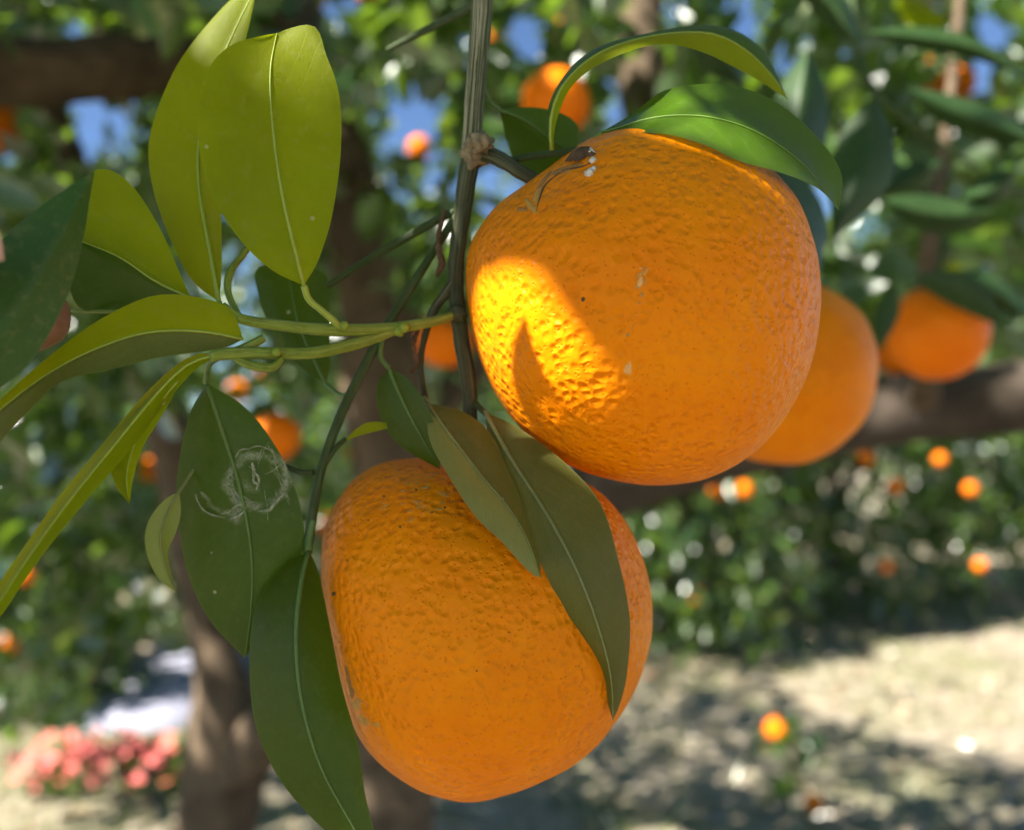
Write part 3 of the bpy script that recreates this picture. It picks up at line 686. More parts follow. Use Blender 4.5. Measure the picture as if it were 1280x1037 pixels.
# calyx, crack and residue on the upper orange
def calyx(b, px, py, root, r, n_l=5):
    p, nn = hit(b, px, py); nn = norm(nn * 0.6 + UP * 0.5 - FW * 0.1); a = norm(np.cross(nn, RT + 0.3 * UP)); c = np.cross(nn, a)
    V = [p + nn * r * 0.55]; m = n_l * 6
    for k in range(m):
        t = 2 * math.pi * k / m; rad = r * (0.72 + 0.5 * max(0, math.cos(n_l * t)) + 0.2 * noise.noise(Vector((math.cos(t) * 2, math.sin(t) * 2, r))))
        V.append(p + (a * math.cos(t) + c * math.sin(t)) * rad * 0.5 + nn * r * 0.4)
    for k in range(m):
        t = 2 * math.pi * k / m; rad = r * (0.72 + 0.6 * max(0, math.cos(n_l * t)) + 0.25 * noise.noise(Vector((math.cos(t) * 2, math.sin(t) * 2, r))))
        V.append(p + (a * math.cos(t) + c * math.sin(t)) * rad - nn * r * 0.12)
    F = [(0, 1 + k, 1 + (k + 1) % m) for k in range(m)] + [(1 + k, 1 + m + k, 1 + m + (k + 1) % m, 1 + (k + 1) % m) for k in range(m)]
    return mesh_obj('calyx', V, F, M['dry'], root)
calyx(bU, 728, 194, orU, 0.0036)
rs = random.Random(12)
for x, y, r in ((738, 192, 5.5), (741, 201, 4.5), (737, 217, 6), (742, 212, 4), (733, 188, 4)):
    p, nn = hit(bU, x, y); d = project(p)[2]
    o = lumps('white_residue', x, y, d, r, M['white'], x, parent=orU, rough=0.5, sub=3)
for x, y, rx, ry, rot in ((706, 212, 26, 4, -.35), (680, 226, 16, 3, -.9), (664, 258, 12, 5, .9), (672, 244, 4, 14, .3), (652, 262, 8, 3, 0)):
    blob_patch('russet_scar', bU, x, y, rx, ry, rot, M['russet'] if ry < 5 else M['tan'], orU, 0.0002, x)
tube('crack', [hit(bU, *q)[0] for q in ((670, 266), (674, 250), (680, 234), (692, 222), (708, 213), (726, 209), (738, 204))], [.0001, .00022, .0003, .00022, .00028, .0003, .0002], M['dry'], orU, ring=6, lump=0.7)
# pale streak down the middle of the upper orange
for k in range(15):
    t = rs.random(); x = 804 - 20 * t + rs.uniform(-6, 6); y = 332 + 128 * t + rs.uniform(-4, 4)
    blob_patch('pale_scar', bU, x, y, rs.uniform(0.7, 3.4), rs.uniform(1.0, 7), rs.uniform(-.3, .5), M['tan'] if k % 4 else M['pale'], orU, 0.00015, x, n=9)
blob_patch('pale_scar', bU, 785, 462, 5.5, 7.5, 0.1, M['pale'], orU, 0.0003, 3.0)
blob_patch('pale_scar', bU, 800, 352, 4.0, 8, 0.3, M['pale'], orU, 0.0002, 5.0)
blob_patch('dark_speck', bU, 729, 374, 2.6, 3.0, 0.2, M['dry'], orU, 0.0003, 2.0, n=8)
for x, y, r in ((417, 742, 4), (540, 640, 1.8), (556, 634, 2), (500, 658, 2), (596, 838, 1.6), (480, 620, 1.8), (460, 650, 1.4), (520, 612, 2), (636, 790, 1.2), (690, 730, 1.2), (434, 700, 1.4)):
    blob_patch('dark_speck', bL, x, y, r, r * 0.8, x, M['dry'], orL, 0.0002, x, n=8)
for x, y, rx, ry, rot in ((436, 850, 3, 22, -.2), (446, 880, 8, 9, .4), (440, 866, 4, 8, 0), (455, 900, 9, 5, .8), (470, 905, 6, 3, .5)):
    blob_patch('russet_scar', bL, x, y, rx, ry, rot, M['tan'] if rx > 5 else M['russet'], orL, 0.0002, x)
for k in range(34):
    x, y = rs.uniform(440, 560), rs.uniform(580, 650)
    if (x - 607)**2 + (y - 778)**2 < 203**2: blob_patch('russet_scar', bL, x, y, rs.uniform(2, 7), rs.uniform(0.8, 2.0), rs.uniform(-.6, .2), M['tan'], orL, 0.0001, x, n=8)
# stalk of the lower orange, mostly behind leaves
tube('stalk', [P(588, 522, .228), P(592, 545, .234), P(585, 575, .238)], [.0016, .0018, .002], M['stem_low'], orL)

# third orange close behind the upper one
def orange_bg(cx, cy, rpx, label=None, group=None, real=None, D=None, stalk=True):
    D = D or FPX * (real or 0.040) / rpx
    k = round(rpx * 0.13) + 1
    C, V, F, Rm = fruit_mesh('orange', D, cx, cy, None, rpx, sub=5 if rpx > 50 else 3, lump=0.03, seed=cx * 0.37 + cy)
    root = empty('orange_fruit', C); tag(root, label, 'orange', group)
    if rpx > 50: FG.append((V + C, F))
    if rpx >= 16: SHOWN.append((cx, cy, rpx * rs.uniform(0.2, 0.85), D))
    mesh_obj('peel', V + C, F, M['orange'] if rpx > 90 else M['orange_far'], root)
    if stalk:
        top = C + np.array((0, 0, Rm * 0.96))
        tube('stalk', [top - (0, 0, Rm * .05), top + (Rm * .1, 0, Rm * .5), top + (Rm * .3, Rm * .2, Rm * 1.3)], [Rm * .05, Rm * .045, Rm * .06], M['twig'], root, ring=6, n=8)
    return root
orange_bg(975, 465, 116, 'soft-focus orange tucked behind the right side of the upper orange', real=0.045)
orange_bg(1172, 415, 60, 'blurred orange behind a thin vertical twig above the right limb', real=0.041)
orange_bg(1130, 440, 34, 'blurred orange partly hidden beside a thin twig just above the right limb', real=0.032)
orange_bg(695, 130, 43, 'blurred orange behind the narrow leaf that arches over the upper orange')
orange_bg(556, 424, 36, 'blurred orange showing between the main stem and a green shoot')
orange_bg(345, 545, 31, 'blurred orange behind the edge of the scarred dark leaf')
orange_bg(-6, 158, 32, 'blurred orange just under the thick left limb')
orange_bg(1166, 100, 28, 'blurred sunlit orange, one of a pair hanging among leaves high on the right', group='pair of oranges high on the right')
orange_bg(1192, 104, 26, 'blurred sunlit orange, one of a pair hanging among leaves high on the right', group='pair of oranges high on the right')
GB = 'blurred oranges deep in the orchard foliage'; LB = 'small out-of-focus orange hanging deep in the orchard foliage'
UNIQ = {(185, 587): 'out-of-focus orange below the drooping edge-on leaf', (450, 326): 'out-of-focus orange under the thin dark twig left of the main stem',
        (898, 612): 'darker of two touching oranges below the right limb', (930, 612): 'out-of-focus orange touching its darker twin below the right limb',
        (1118, 606): 'largest of the small oranges clustered below the right limb', (524, 185): 'dim orange beside the biggest patch of blue sky left of the main stem',
        (470, -8): 'out-of-focus orange cut by the top edge, above a thin green twig', (408, 655): 'dim orange peeping out between the dark twig and the lower orange',
        (298, 490): 'out-of-focus orange just above the tip end of the scarred leaf', (815, 850): 'dim orange low against the right side of the lower orange',
        (1107, 707): 'bright lone orange low in the trees beyond the sunlit ground', (1232, 316): 'dim orange among pale sunlit leaves above the twig-crossed orange',
        (424, 568): 'dim orange behind the fork of the dark twig above the lower orange', (870, 745): 'very dim orange low in the skirted tree'}
for x, y, r in ((185, 587, 21), (160, 690, 15), (450, 326, 25), (1232, 316, 17), (898, 612, 19), (930, 612, 18), (1118, 606, 21), (1213, 611, 17), (1083, 572, 17), (1175, 574, 14), (1107, 707, 14), (870, 745, 12),
                (815, 850, 15), (524, 185, 18), (548, 104, 17), (618, 46, 16), (470, -8, 26), (432, 105, 15), (32, 718, 15), (8, 805, 16), (26, 798, 12), (408, 655, 18), (424, 568, 16), (298, 490, 18), (56, 500, 16), (240, 12, 15), (1225, 706, 11),
                (330, 470, 12), (890, 520, 14), (705, 30, 12), (40, 655, 11), (120, 540, 12)):
    if y > 560 and x > 780:
        D_ = 5.0 if x < 1000 else 6.0; orange_bg(x, y, FPX * 0.046 / D_ * (0.8 + r / 80), UNIQ.get((x, y), LB), GB, D=D_)
    else: orange_bg(x, y, max(r - 3, 7), UNIQ.get((x, y), LB), GB)

# ------------------------------------------------------------------ hand pinching the blue-green leaf
def hand():
    root = empty('hand', P(-260, 420, .19)); tag(root, 'brown-skinned hand reaching in and pinching the blue-green leaf', 'hand')
    J = {}; verts = []; rad = []; edges = []
    def v(px, py, d, r): verts.append(P(px, py, d)); rad.append(r); return len(verts) - 1
    wrist = v(-560, 700, .215, .026); palm = v(-440, 600, .212, .030); edges.append((palm, wrist))
    arm = v(-760, 980, .225, .031); arm2 = v(-1050, 1400, .24, .040); edges += [(wrist, arm), (arm, arm2)]
    def finger(chain, root_v):
        last = root_v
        for c in chain: q = v(*c); edges.append((last, q)); last = q
    kn = v(-330, 520, .206, .019); edges.append((palm, kn))
    finger([(-250, 470, .200, .0105), (-130, 445, .196, .0098), (-30, 415, .192, .0092), (30, 392, .189, .0092), (70, 374, .1875, .0092)], kn)                       # index, behind the leaf
    kn2 = v(-370, 570, .214, .018); edges.append((palm, kn2))
    finger([(-270, 540, .222, .0102), (-170, 545, .226, .0096), (-120, 590, .222, .0088), (-150, 640, .216, .0075)], kn2)   # middle
    kn3 = v(-410, 630, .219, .017); edges.append((palm, kn3))
    finger([(-310, 625, .228, .0098), (-220, 640, .230, .0090), (-190, 690, .226, .0082), (-225, 730, .220, .0070)], kn3)
    kn4 = v(-460, 690, .222, .015); edges.append((palm, kn4))
    finger([(-370, 710, .230, .0085), (-290, 730, .230, .0078), (-270, 775, .226, .0070), (-300, 805, .222, .0060)], kn4)
    th = v(-420, 500, .196, .018); edges.append((palm, th))
    finger([(-310, 420, .176, .0115), (-190, 355, .163, .0105), (-90, 312, .158, .0100), (-40, 298, .157, .0078)], th)      # thumb, in front of the leaf
    me = bpy.data.meshes.new('hand'); off = np.array(root.location)
    me.from_pydata([tuple(a - off) for a in verts], edges, []); me.materials.append(M['skin'])
    o = bpy.data.objects.new('palm_and_fingers', me); link(o, root)
    sm = o.modifiers.new('Skin', 'SKIN'); sm.use_smooth_shade = True; sm.branch_smoothing = 0.6
    for i, sv in enumerate(me.skin_vertices[0].data): sv.radius = (rad[i], rad[i]); sv.use_root = (i == 1)
    ss = o.modifiers.new('Subdivision', 'SUBSURF'); ss.levels = 2; ss.render_levels = 3
    # thumb nail
    V = []; F = []
    c = P(-52, 298, .1485); a = norm(P(-40, 294, .149) - P(-80, 308, .1485)); b = norm(np.cross(a, FW)); nn = -FW
    for i in range(7):
        for j in range(7):
            x, y = (i / 6 - .5) * 2, (j / 6 - .5) * 2; k = math.sqrt(max(0, 1 - 0.5 * y * y)); V.append(c + a * x * k * .0065 + b * y * .0052 + nn * (.0012 - .0022 * y * y - .0012 * x * x))
    F = [(i * 7 + j, i * 7 + j + 1, i * 7 + j + 8, i * 7 + j + 7) for i in range(6) for j in range(6)]
    mesh_obj('thumb_nail', V, F, M['nail'], root)
hand()

# ------------------------------------------------------------------ the tree behind: trunks, limbs, crown
tree = empty('orange_tree', (-0.20, 1.55, 0)); tag(tree, 'brown-barked orange tree with two leaning trunks and thick side limbs behind the fruit', 'tree')
def limb(name, pts, wpx, mat=None, **kw): return ptube(name, pts, wpx, mat or M['bark'], tree, lump=0.22, ring=16, **kw)
gx = lambda px, d: (px, CY + FPX * (1.30 + 0.05) / d + 40, d)
limb('trunk', [gx(420, 1.55), (478, 1180, 1.55), (492, 960, 1.55), (494, 760, 1.55), (490, 560, 1.55), (470, 400, 1.56), (425, 230, 1.58), (370, 60, 1.6), (330, -120, 1.62), (290, -420, 1.65)], [170, 130, 108, 112, 112, 100, 92, 84, 78, 60], n=70)
limb('trunk', [gx(240, 1.62), (250, 1220, 1.62), (272, 1020, 1.62), (282, 920, 1.62), (272, 830, 1.62), (250, 700, 1.65), (215, 560, 1.68), (150, 380, 1.7), (60, 120, 1.7)], [150, 120, 100, 98, 66, 60, 52, 44, 34], n=60)
limb('limb', [(285, 960, 1.62), (350, 905, 1.58), (430, 880, 1.55), (490, 850, 1.55)], [90, 80, 80, 70])
limb('limb', [(372, 70, 1.60), (280, 78, 1.45), (160, 84, 1.30), (40, 92, 1.2), (-120, 90, 1.12), (-420, 60, 1.1)], [62, 68, 76, 78, 78, 70], n=40)
limb('limb', [(490, 690, 1.55), (600, 660, 1.40), (760, 606, 1.22), (900, 560, 1.10), (1050, 522, 1.02), (1180, 506, 0.99), (1320, 492, .97), (1600, 440, .97)], [90, 88, 82, 84, 84, 86, 88, 80], M['bark2'], n=50)
limb('limb', [(800, 260, 1.9), (806, 120, 1.9), (800, 20, 1.9), (812, -200, 1.9)], [30, 62, 66, 60])
limb('limb', [(490, 600, 1.55), (620, 420, 1.75), (740, 300, 1.88), (804, 180, 1.9)], [50, 46, 40, 46])
limb('limb', [(1155, 500, 0.99), (1160, 440, .80), (1156, 390, .76), (1162, 300, .74), (1180, 180, .76), (1200, 0, .82), (1210, -160, .9)], [40, 28, 24, 18, 14, 13, 12], n=40)
limb('limb', [(1135, 400, .78), (1146, 430, .78), (1158, 460, .82)], [10, 14, 20])
limb('limb', [(1280, 75, .78), (1210, 72, .76), (1150, 85, .75)], [8, 8, 6], M['twig'])
limb('limb', [(1230, 215, .72), (1160, 170, .70), (1100, 120, .70), (1070, 60, .74), (1060, -60, .8)], [5, 9, 10, 10, 12], M['twig'])

# soft-focus leaves close behind the fruit on the right
def loose(mid, wpx, mat, tilt=0.0, parent=None, label=None):
    mid = [tuple(q) for q in mid]; a = np.array(mid[0][:2]); b = np.array(mid[-1][:2]); t = (b - a) / np.linalg.norm(b - a); nrm = np.array((t[1], -t[0]))
    f = spline([q[:2] for q in mid], 7)[1:-1]; prof = [0.62, 0.95, 1.0, 0.8, 0.42]
    L = [tuple(p + nrm * wpx * k * 0.5) for p, k in zip(f, prof)]; Rr = [tuple(p - nrm * wpx * k * 0.5) for p, k in zip(f, prof)]
    return leaf(mid, L, Rr, mat, None, tilt, tilt * 0.3 + .01, camber=.05, parent=parent or tree, n=14, label=label)
nb = len(FG)
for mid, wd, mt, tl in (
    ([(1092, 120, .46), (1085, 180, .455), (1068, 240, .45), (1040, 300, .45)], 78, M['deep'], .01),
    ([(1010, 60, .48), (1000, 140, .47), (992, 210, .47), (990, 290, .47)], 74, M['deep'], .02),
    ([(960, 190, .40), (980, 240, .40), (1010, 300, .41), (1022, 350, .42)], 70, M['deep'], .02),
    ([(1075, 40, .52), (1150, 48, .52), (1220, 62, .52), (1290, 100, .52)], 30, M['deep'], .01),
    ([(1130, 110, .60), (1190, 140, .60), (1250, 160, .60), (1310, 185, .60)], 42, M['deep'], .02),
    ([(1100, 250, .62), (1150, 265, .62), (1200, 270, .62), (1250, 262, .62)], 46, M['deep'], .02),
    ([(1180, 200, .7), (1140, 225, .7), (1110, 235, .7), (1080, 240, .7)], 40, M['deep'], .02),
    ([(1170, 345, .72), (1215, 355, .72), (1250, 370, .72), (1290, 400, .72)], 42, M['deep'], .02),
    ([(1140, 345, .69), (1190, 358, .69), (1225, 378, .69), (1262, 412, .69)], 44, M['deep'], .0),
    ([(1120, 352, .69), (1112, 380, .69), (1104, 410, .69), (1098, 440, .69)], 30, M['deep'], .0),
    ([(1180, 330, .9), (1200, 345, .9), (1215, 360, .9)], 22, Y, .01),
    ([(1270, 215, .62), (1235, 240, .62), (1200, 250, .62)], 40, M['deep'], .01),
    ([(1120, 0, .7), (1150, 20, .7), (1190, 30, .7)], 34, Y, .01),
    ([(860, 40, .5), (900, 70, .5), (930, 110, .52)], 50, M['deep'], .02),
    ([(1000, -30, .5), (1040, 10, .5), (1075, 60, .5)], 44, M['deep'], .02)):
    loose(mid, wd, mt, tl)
del FG[nb:]

# loose unseen leaves, added above and left of the camera to keep the fruit in dappled shade, with openings for the sun flecks
LIT = [[(594, 352), (625, 338), (660, 345), (690, 388), (725, 437), (765, 470), (800, 505), (790, 540), (715, 530), (650, 510), (608, 465), (594, 420)],
       [(337, 46), (395, 30), (415, 60), (424, 98), (380, 106), (339, 110)],
       [(790, 158), (830, 150), (895, 152), (950, 174), (1004, 218), (965, 208), (915, 192), (862, 172)],
       [(815, 132), (835, 112), (880, 106), (888, 130), (840, 146)],
       [(248, 40), (300, -10), (318, -10), (300, 40), (262, 70)]]
def in_poly(x, y, poly):
    r = np.zeros(np.shape(x), bool); q = len(poly)
    for i in range(q):
        x1, y1 = poly[i]; x2, y2 = poly[(i + 1) % q]
        c_ = ((y1 > y) != (y2 > y)) & (x < (x2 - x1) * (y - y1) / ((y2 - y1) if y2 != y1 else 1e-9) + x1)
        r ^= c_
    return r
VV, FF = [], []
off = 0
for v_, f_ in FG:
    VV += [tuple(q) for q in v_]; FF += [[i + off for i in q] for q in f_]; off += len(v_)
bvh = BVHTree.FromPolygons(VV, FF)
pts = []; lit = []
for py_ in range(-10, 1045, 9):
    for px_ in range(-20, 1290, 9):
        d_ = Vector(P(px_, py_, 1.0) - CAM).normalized(); h = bvh.ray_cast(Vector(CAM), d_)
        if h[0] is not None: pts.append(h[0][:]); lit.append(any(in_poly(np.array(px_), np.array(py_), q) for q in LIT))
pts = np.array(pts); lit = np.array(lit)
A = norm(np.cross(SUN, (0, 0, 1.0))); B = np.cross(SUN, A)
q2 = np.c_[pts @ A, pts @ B]; lit2 = q2[lit]; need = q2[~lit]
def keep_beam(pos, r=0.10):
    a = np.c_[pos @ A, pos @ B]; k = np.ones(len(pos), bool); near = (a[:, 0] > lit2[:, 0].min() - .1) & (a[:, 0] < lit2[:, 0].max() + .1)
    for i in np.nonzero(near)[0]: k[i] = np.min(np.hypot(*(lit2 - a[i]).T)) > r
    return k
# crown of this tree: sprays overhead and between camera and far trees
allV, allQ, base = [], [], 0
def add_leaves(pos, d, up, sz, ns=5, mask=None):
    global base
    if mask is not None: pos, d, up, sz = pos[mask], d[mask], up[mask], sz[mask]
    V, Q = leaf_verts(pos, d, up, sz, ns); allV.append(V); allQ.append(Q + base); base += len(V)
# overhead
n = 4600
c = np.c_[rng.uniform(-4.2, 4.0, n), rng.uniform(-2.4, 6.2, n), rng.uniform(1.95, 3.6, n)]
c = c[np.array([noise.noise(Vector(q * 1.5)) > (-0.22 if q[1] < 1.1 else 0.46) for q in c]) & ((c[:, 2] > 2.2) | (c[:, 1] < 3))]; n = len(c)
pos, d, up, sz = sprays(c, rng.normal(size=(n, 3)) * (1, 1, .4), 11, 0.085, 5)
px, py, dd = project(pos)
k = keep_mask(pos) & keep_beam(pos) & clear_view(pos) & ((dd < 0.05) | (dd > 0.9) | (py < -60))
add_leaves(pos, d, up, sz, 5, k)
n = 420  # extra sprays added overhead to keep sun off the trunks
c = np.c_[rng.uniform(-2.8, -0.8, n), rng.uniform(-0.4, 2.0, n), rng.uniform(2.0, 3.0, n)]
pos, d, up, sz = sprays(c, rng.normal(size=(n, 3)) * (1, 1, .4), 11, 0.085, 5)
px, py, dd = project(pos)
add_leaves(pos, d, up, sz, 5, keep_mask(pos) & keep_beam(pos) & ((dd < 0.05) | (dd > 0.9) | (py < -60)))
n = 90  # more sprays added to shade the middle ground
c = np.c_[rng.uniform(-2.6, 0.2, n), rng.uniform(0.8, 3.2, n), rng.uniform(2.2, 3.3, n)]
pos, d, up, sz = sprays(c, rng.normal(size=(n, 3)) * (1, 1, .4), 11, 0.085, 5)
add_leaves(pos, d, up, sz, 5, keep_mask(pos) & keep_beam(pos) & clear_view(pos))
# hanging sprays seen behind the fruit
n = 2300
pxs = rng.uniform(-150, 1430, n); dps = rng.uniform(1.0, 3.6, n); pys = rng.triangular(-160, 20, 520, n)
c = np.array([P(a, b, q) for a, b, q in zip(pxs, pys, dps)])
pos, d, up, sz = sprays(c, rng.normal(size=(n, 3)) * (1, .6, .7), 9, 0.064, 5)
px, py, dd = project(pos)
k = keep_mask(pos) & clear_view(pos) & (dd > 0.75) & ~((py > 440) & (dd < 1.6) & (px > 560)) & ~((np.abs(py - 88) < 50) & (px < 300) & (dd < 1.5)) & (rng.random(len(pos)) > 0.1)
add_leaves(pos, d, up, sz, 5, k)
# left side hanging low
n = 330
pxs = rng.uniform(-150, 420, n); dps = rng.uniform(1.8, 3.2, n); pys = rng.uniform(400, 900, n)
c = np.array([P(a, b, q) for a, b, q in zip(pxs, pys, dps)])
pos, d, up, sz = sprays(c, rng.normal(size=(n, 3)), 9, 0.078, 5)
add_leaves(pos, d, up, sz, 5, keep_mask(pos) & clear_view(pos) & ~((project(pos)[1] > 800) & (project(pos)[0] > 110)))

# shaded points whose sun ray passes through an opening cannot be covered
dm = np.array([np.min(np.hypot(*(lit2 - p).T)) for p in need]); need = need[dm > 0.0022]
unc = np.ones(len(need), bool); T5, _ = TPL[5]
ring_idx = [0, 3, 6, 9, 12, 14, 11, 8, 5, 2]
sh_pos, sh_d, sh_up, sh_sz = [], [], [], []
tries = 0; far_ok = 0
while unc.mean() > 0.001 and tries < 12000:
    tries += 1
    tgt = need[unc][rng.integers(unc.sum())]
    t = rng.uniform(0.45, 1.25)
    size = rng.uniform(0.055, 0.10) if tries < 1500 else rng.uniform(0.022, 0.06)
    dv = rng.normal(size=2); dv /= np.linalg.norm(dv)
    d3 = norm(A * dv[0] + B * dv[1] + SUN * rng.uniform(-.5, .5)); up3 = norm(SUN + rng.normal(size=3) * 0.45)
    j = tgt + rng.normal(size=2) * size * 0.12
    ctr = A * j[0] + B * j[1] + SUN * (SUN @ pts.mean(0) + t)
    p0 = ctr - d3 * size * 0.5
    Vv, _q = leaf_verts(p0[None], d3[None], up3[None], np.array([size]), 5, curl=1.0)
    px_, py_, dd_ = project(Vv)
    if np.any((dd_ > 0.02) & (px_ > -160) & (px_ < 1440) & (py_ > -140) & (py_ < 1180)): continue
    if np.linalg.norm(Vv - CAM, axis=1).min() < 0.10: continue
    o2 = np.c_[Vv @ A, Vv @ B][ring_idx]
    if in_poly(lit2[:, 0], lit2[:, 1], [tuple(q) for q in o2]).any(): continue
    cov = in_poly(need[:, 0], need[:, 1], [tuple(q) for q in o2])
    if not (cov & unc).any(): continue
    unc &= ~cov; sh_pos.append(Vv)
print('shade leaves', len(sh_pos), 'uncovered', unc.mean(), 'tries', tries)
_, Qt = TPL[5]
for Vv in sh_pos: allV.append(Vv); allQ.append(Qt + base); base += len(Vv)  # loose leaves added only for shade join the crown mesh
crown = big_mesh('crown', np.vstack(allV), np.vstack(allQ), M['fol_near'], tree); crown['kind'] = 'stuff'
# unseen pointed leaf, placed so its tip throws the tooth of shade onto the sunlit patch
def tooth():
    sft = SUN * 0.20; me_pts = []
    L = [(640, 470), (622, 520), (640, 570)]; Rr = [(682, 470), (716, 520), (710, 575)]; mid = [(656, 392), (662, 470), (670, 530), (680, 590), (690, 640)]
    def pt(x, y): return (hit(bU, x, y)[0] if (x - 800)**2 + (y - 386)**2 < 205**2 else P(x, y, .215)) + sft
    ms = spline([pt(*q) for q in mid], 12); el = spline([pt(*mid[0])] + [pt(*q) for q in L] + [pt(*mid[-1])], 12); er = spline([pt(*mid[0])] + [pt(*q) for q in Rr] + [pt(*mid[-1])], 12)
    V = []; [V.extend((a, b, c_)) for a, b, c_ in zip(el, ms, er)]
    F = []
    for i in range(11): a = i * 3; F += [(a, a + 1, a + 4, a + 3), (a + 1, a + 2, a + 5, a + 4)]
    mesh_obj('leaf', V, F, M['dark'], tree, np.tile([(0.5, 0.5)], (len(V), 1)))
tooth()

# ------------------------------------------------------------------ trees further off
def far_tree(x, y, rad, zc, n, label, per=9, size=0.095, mat='fol_far'):
    t = empty('orange_tree', (x, y, 0)); tag(t, label, 'tree', 'orchard trees in the background')
    rr2 = random.Random(x * 31 + y)
    fork = np.array((x + rr2.uniform(-.1, .1), y, zc - rad[2] * 0.55))
    tube('trunk', [(x, y, -0.1), (x + .03, y, 0.25), fork], [.12, .10, .085], M['bark2'], t, ring=10, lump=0.2)
    for k in range(5):
        a = k * 1.257 + rr2.random(); e = np.array((x + math.cos(a) * rad[0] * .6, y + math.sin(a) * rad[1] * .6, zc + rr2.uniform(-.1, .6) * rad[2]))
        tube('limb', [fork - (0, 0, .05), (fork + e) / 2 + (0, 0, .1), e], [.06, .04, .018], M['bark2'], t, ring=8, lump=0.15)
    c, o = crown_points((x, y, zc), rad, n); g = c[:, 2] > 0.12; c, o = c[g], o[g]
    pos, d, up, sz = sprays(c, o, per, size, 4, 0.13)
    m = keep_mask(pos) & (pos[:, 2] > 0.03)
    V, Q = leaf_verts(pos[m], d[m], up[m], sz[m], 4)
    cr = big_mesh('crown', V, Q, M[mat], t); cr['kind'] = 'stuff'
far_tree(2.6, 7.3, (1.5, 1.2, 1.7), 1.6, 1700, 'rounded orange tree standing beyond the brightest sunlit patch of ground')
far_tree(0.95, 5.8, (1.0, 0.9, 1.6), 1.5, 1500, 'orange tree with low skirts seen just right of the lower orange')
far_tree(4.9, 7.6, (1.5, 1.2, 1.8), 1.7, 1500, 'orange tree at the right end of the nearer background row')
far_tree(-0.9, 7.6, (1.2, 1.2, 1.7), 1.6, 1500, 'orange tree behind the leaning trunks')
far_tree(-3.5, 5.4, (1.3, 1.2, 1.6), 1.5, 1500, 'orange tree left of the pale concrete path')
far_tree(-2.62, 4.5, (0.62, 0.6, 0.9), 0.8, 520, 'small bushy orange tree crowding the left edge of the concrete path')
far_tree(-5.8, 9.0, (1.8, 1.5, 2.0), 1.9, 1300, 'orange tree far beyond the bend of the concrete path')
for i, (x, y) in enumerate(((-7.5, 13), (-3.4, 12.5), (0.4, 12.8), (3.4, 13.2), (7.2, 12.6), (10.5, 13.5), (-11, 13.5))):
    far_tree(x, y, (2.3, 1.8, 2.4), 2.4, 1000, 'large orange tree in the farthest row, closing the view', per=8, size=0.13)

# ------------------------------------------------------------------ ground cover, sapling, flowers
def litter():
    n = 9000; x = rng.uniform(-4.5, 6.5, n); y = rng.uniform(2.2, 10, n)
    z = np.array([0.05 * noise.noise(Vector((a * 0.6, b * 0.6, 0))) + 0.02 * noise.noise(Vector((a * 2.3, b * 2.3, 4))) for a, b in zip(x, y)])
    pos = np.c_[x, y, z + 0.008]; d = norm(np.c_[rng.normal(size=(n, 2)), rng.normal(size=n) * .2]); up = norm(rng.normal(size=(n, 3)) * .4 + (0, 0, 1))
    V, Q = leaf_verts(pos, d, up, rng.uniform(.04, .09, n), 4)
    tag(big_mesh('leaf_litter', V, Q, M['litter']), 'dry fallen leaves scattered over the orchard floor', 'leaf litter', kind='stuff')
    n = 26000; x = rng.uniform(-4.5, 6.5, n); y = rng.uniform(2.2, 9.5, n)
    keep = np.array([noise.noise(Vector((a * 0.8, b * 0.8, 9))) + 0.15 * random.random() > 0.02 for a, b in zip(x, y)]); x, y = x[keep], y[keep]; n = len(x)
    z = np.array([0.05 * noise.noise(Vector((a * 0.6, b * 0.6, 0))) + 0.02 * noise.noise(Vector((a * 2.3, b * 2.3, 4))) for a, b in zip(x, y)])
    h = rng.uniform(.03, .09, n); lean = rng.normal(size=(n, 2)) * .35; wd = norm(rng.normal(size=(n, 2))) * .003
    b0 = np.c_[x, y, z - .005]; tip = b0 + np.c_[lean * h[:, None], h]; mid = b0 + np.c_[lean * h[:, None] * .35, h * .6]; w3 = np.c_[wd, np.zeros(n)]
    V = np.stack([b0 - w3, b0 + w3, mid + w3 * .7, mid - w3 * .7, tip + w3 * .15, tip - w3 * .15], 1).reshape(-1, 3); o = np.arange(n)[:, None] * 6
    Q = np.vstack([o + (0, 1, 2, 3), o + (3, 2, 4, 5)])
    tag(big_mesh('grass', V, Q, M['grass']), 'thin pale grass growing in tufts on the orchard floor', 'grass', kind='stuff')
litter()

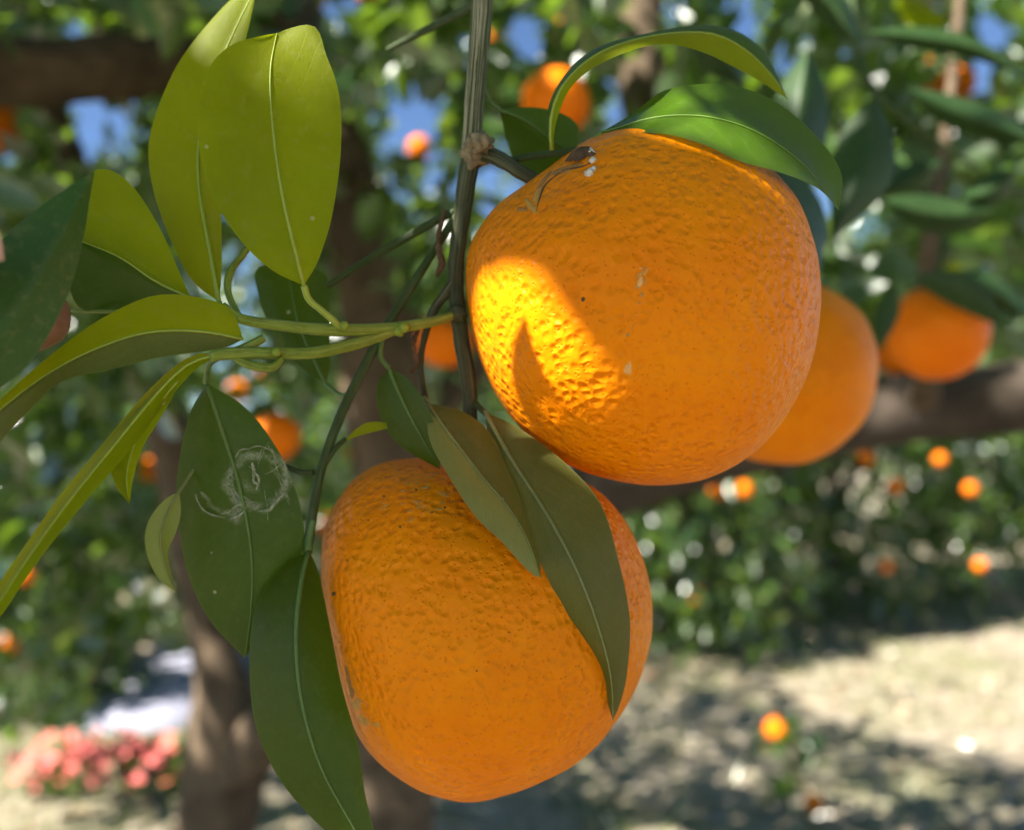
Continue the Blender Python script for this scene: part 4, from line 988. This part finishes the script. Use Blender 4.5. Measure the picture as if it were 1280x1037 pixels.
def sapling():
    b = P(1012, 1022, 3.05); b[2] = 0.0
    t = empty('orange_sapling', b); tag(t, 'little leafy orange sapling standing on the sunlit orchard floor', 'sapling')
    rr3 = random.Random(3)
    top = b + (-0.11, 0, .33)
    tube('stem', [b - (0, 0, .05), b + (-.02, 0, .12), b + (-.06, 0, .22), top], [.008, .007, .006, .004], M['bark'], t, ring=6)
    T, Q = TPL[5]
    for k in range(40):
        f = rr3.random() if k < 24 else rr3.uniform(.95, 1.3); p = b + np.array((-.11 * f + rr3.uniform(-.08, .12) * (1 if k < 24 else .7), rr3.uniform(-.1, .1) - (.0 if k < 24 else .05), .04 + .26 * f))
        V, q = leaf_verts(p[None], np.array([[rr3.uniform(-1, 1), rr3.uniform(-1, 1), rr3.uniform(-.6, .6)]]), np.array([[rr3.uniform(-.4, .4), rr3.uniform(-.4, .4), 1.0]]), np.array([rr3.uniform(.07, .11)]), 5)
        o = mesh_obj('leaf', V, q, M['fol_near'], t)
    tube('twig', [b + (-.02, 0, .12), b + (.04, -.02, .16), b + (.10, -.02, .12)], [.004, .003, .002], M['bark'], t, ring=6)
sapling()
orange_bg(970, 911, 14, 'small blurred orange at the tip of the sapling', real=0.0385)
orange_bg(1018, 1002, 11, 'small blurred orange low on the sapling near the ground', real=0.030)

def flowers():
    b = P(150, 1000, 3.35); b[2] = 0.0
    t = empty('flowering_plant', b); tag(t, 'low mound of coral red flowers beside the pale path', 'flowers')
    rr4 = random.Random(8)
    n = 260; p = norm(rng.normal(size=(n, 3))) * rng.uniform(.6, 1, (n, 1)) * (.34, .2, .15); p[:, 2] = np.abs(p[:, 2]); pos = p + b + (0, 0, .01)
    V, Q = leaf_verts(pos, norm(p + (0, 0, .1)), norm(rng.normal(size=(n, 3)) * .5 + (0, 0, 1)), rng.uniform(.05, .09, n), 4)
    fo = big_mesh('foliage', V, Q, M['fol_near'], t); fo['kind'] = 'stuff'
    me = None
    for k in range(150):
        a = rr4.random() * 6.28; rr_ = math.sqrt(rr4.random()); cl = rr4.choice((-.13, .14, .02, -.27))
        c = b + np.array((cl + math.cos(a) * rr_ * .10, math.sin(a) * rr_ * .15 - .05, .17 + rr4.uniform(-.08, .05) - abs(cl) * .12))
        if me is None:
            V = [(0, 0, -.004)]; F = []
            for q in range(5):
                for s_ in (-.45, 0, .45):
                    an = q * 1.2566 + s_; rd = .030 if s_ == 0 else .024; V.append((rd * math.cos(an), rd * math.sin(an), .009 if s_ == 0 else .004))
                F += [(0, 1 + q * 3, 2 + q * 3), (0, 2 + q * 3, 3 + q * 3)]
            me = bpy.data.meshes.new('flower'); me.from_pydata(V, [], F); me.materials.append(M['petal'])
        o = bpy.data.objects.new('flower', me); o.location = c - b; o.rotation_euler = (rr4.uniform(.2, 1.3), rr4.uniform(-.4, .4), rr4.uniform(-.6, .6)); s_ = rr4.uniform(.5, 1.0); o.scale = (s_, s_, s_); link(o, t)
flowers()
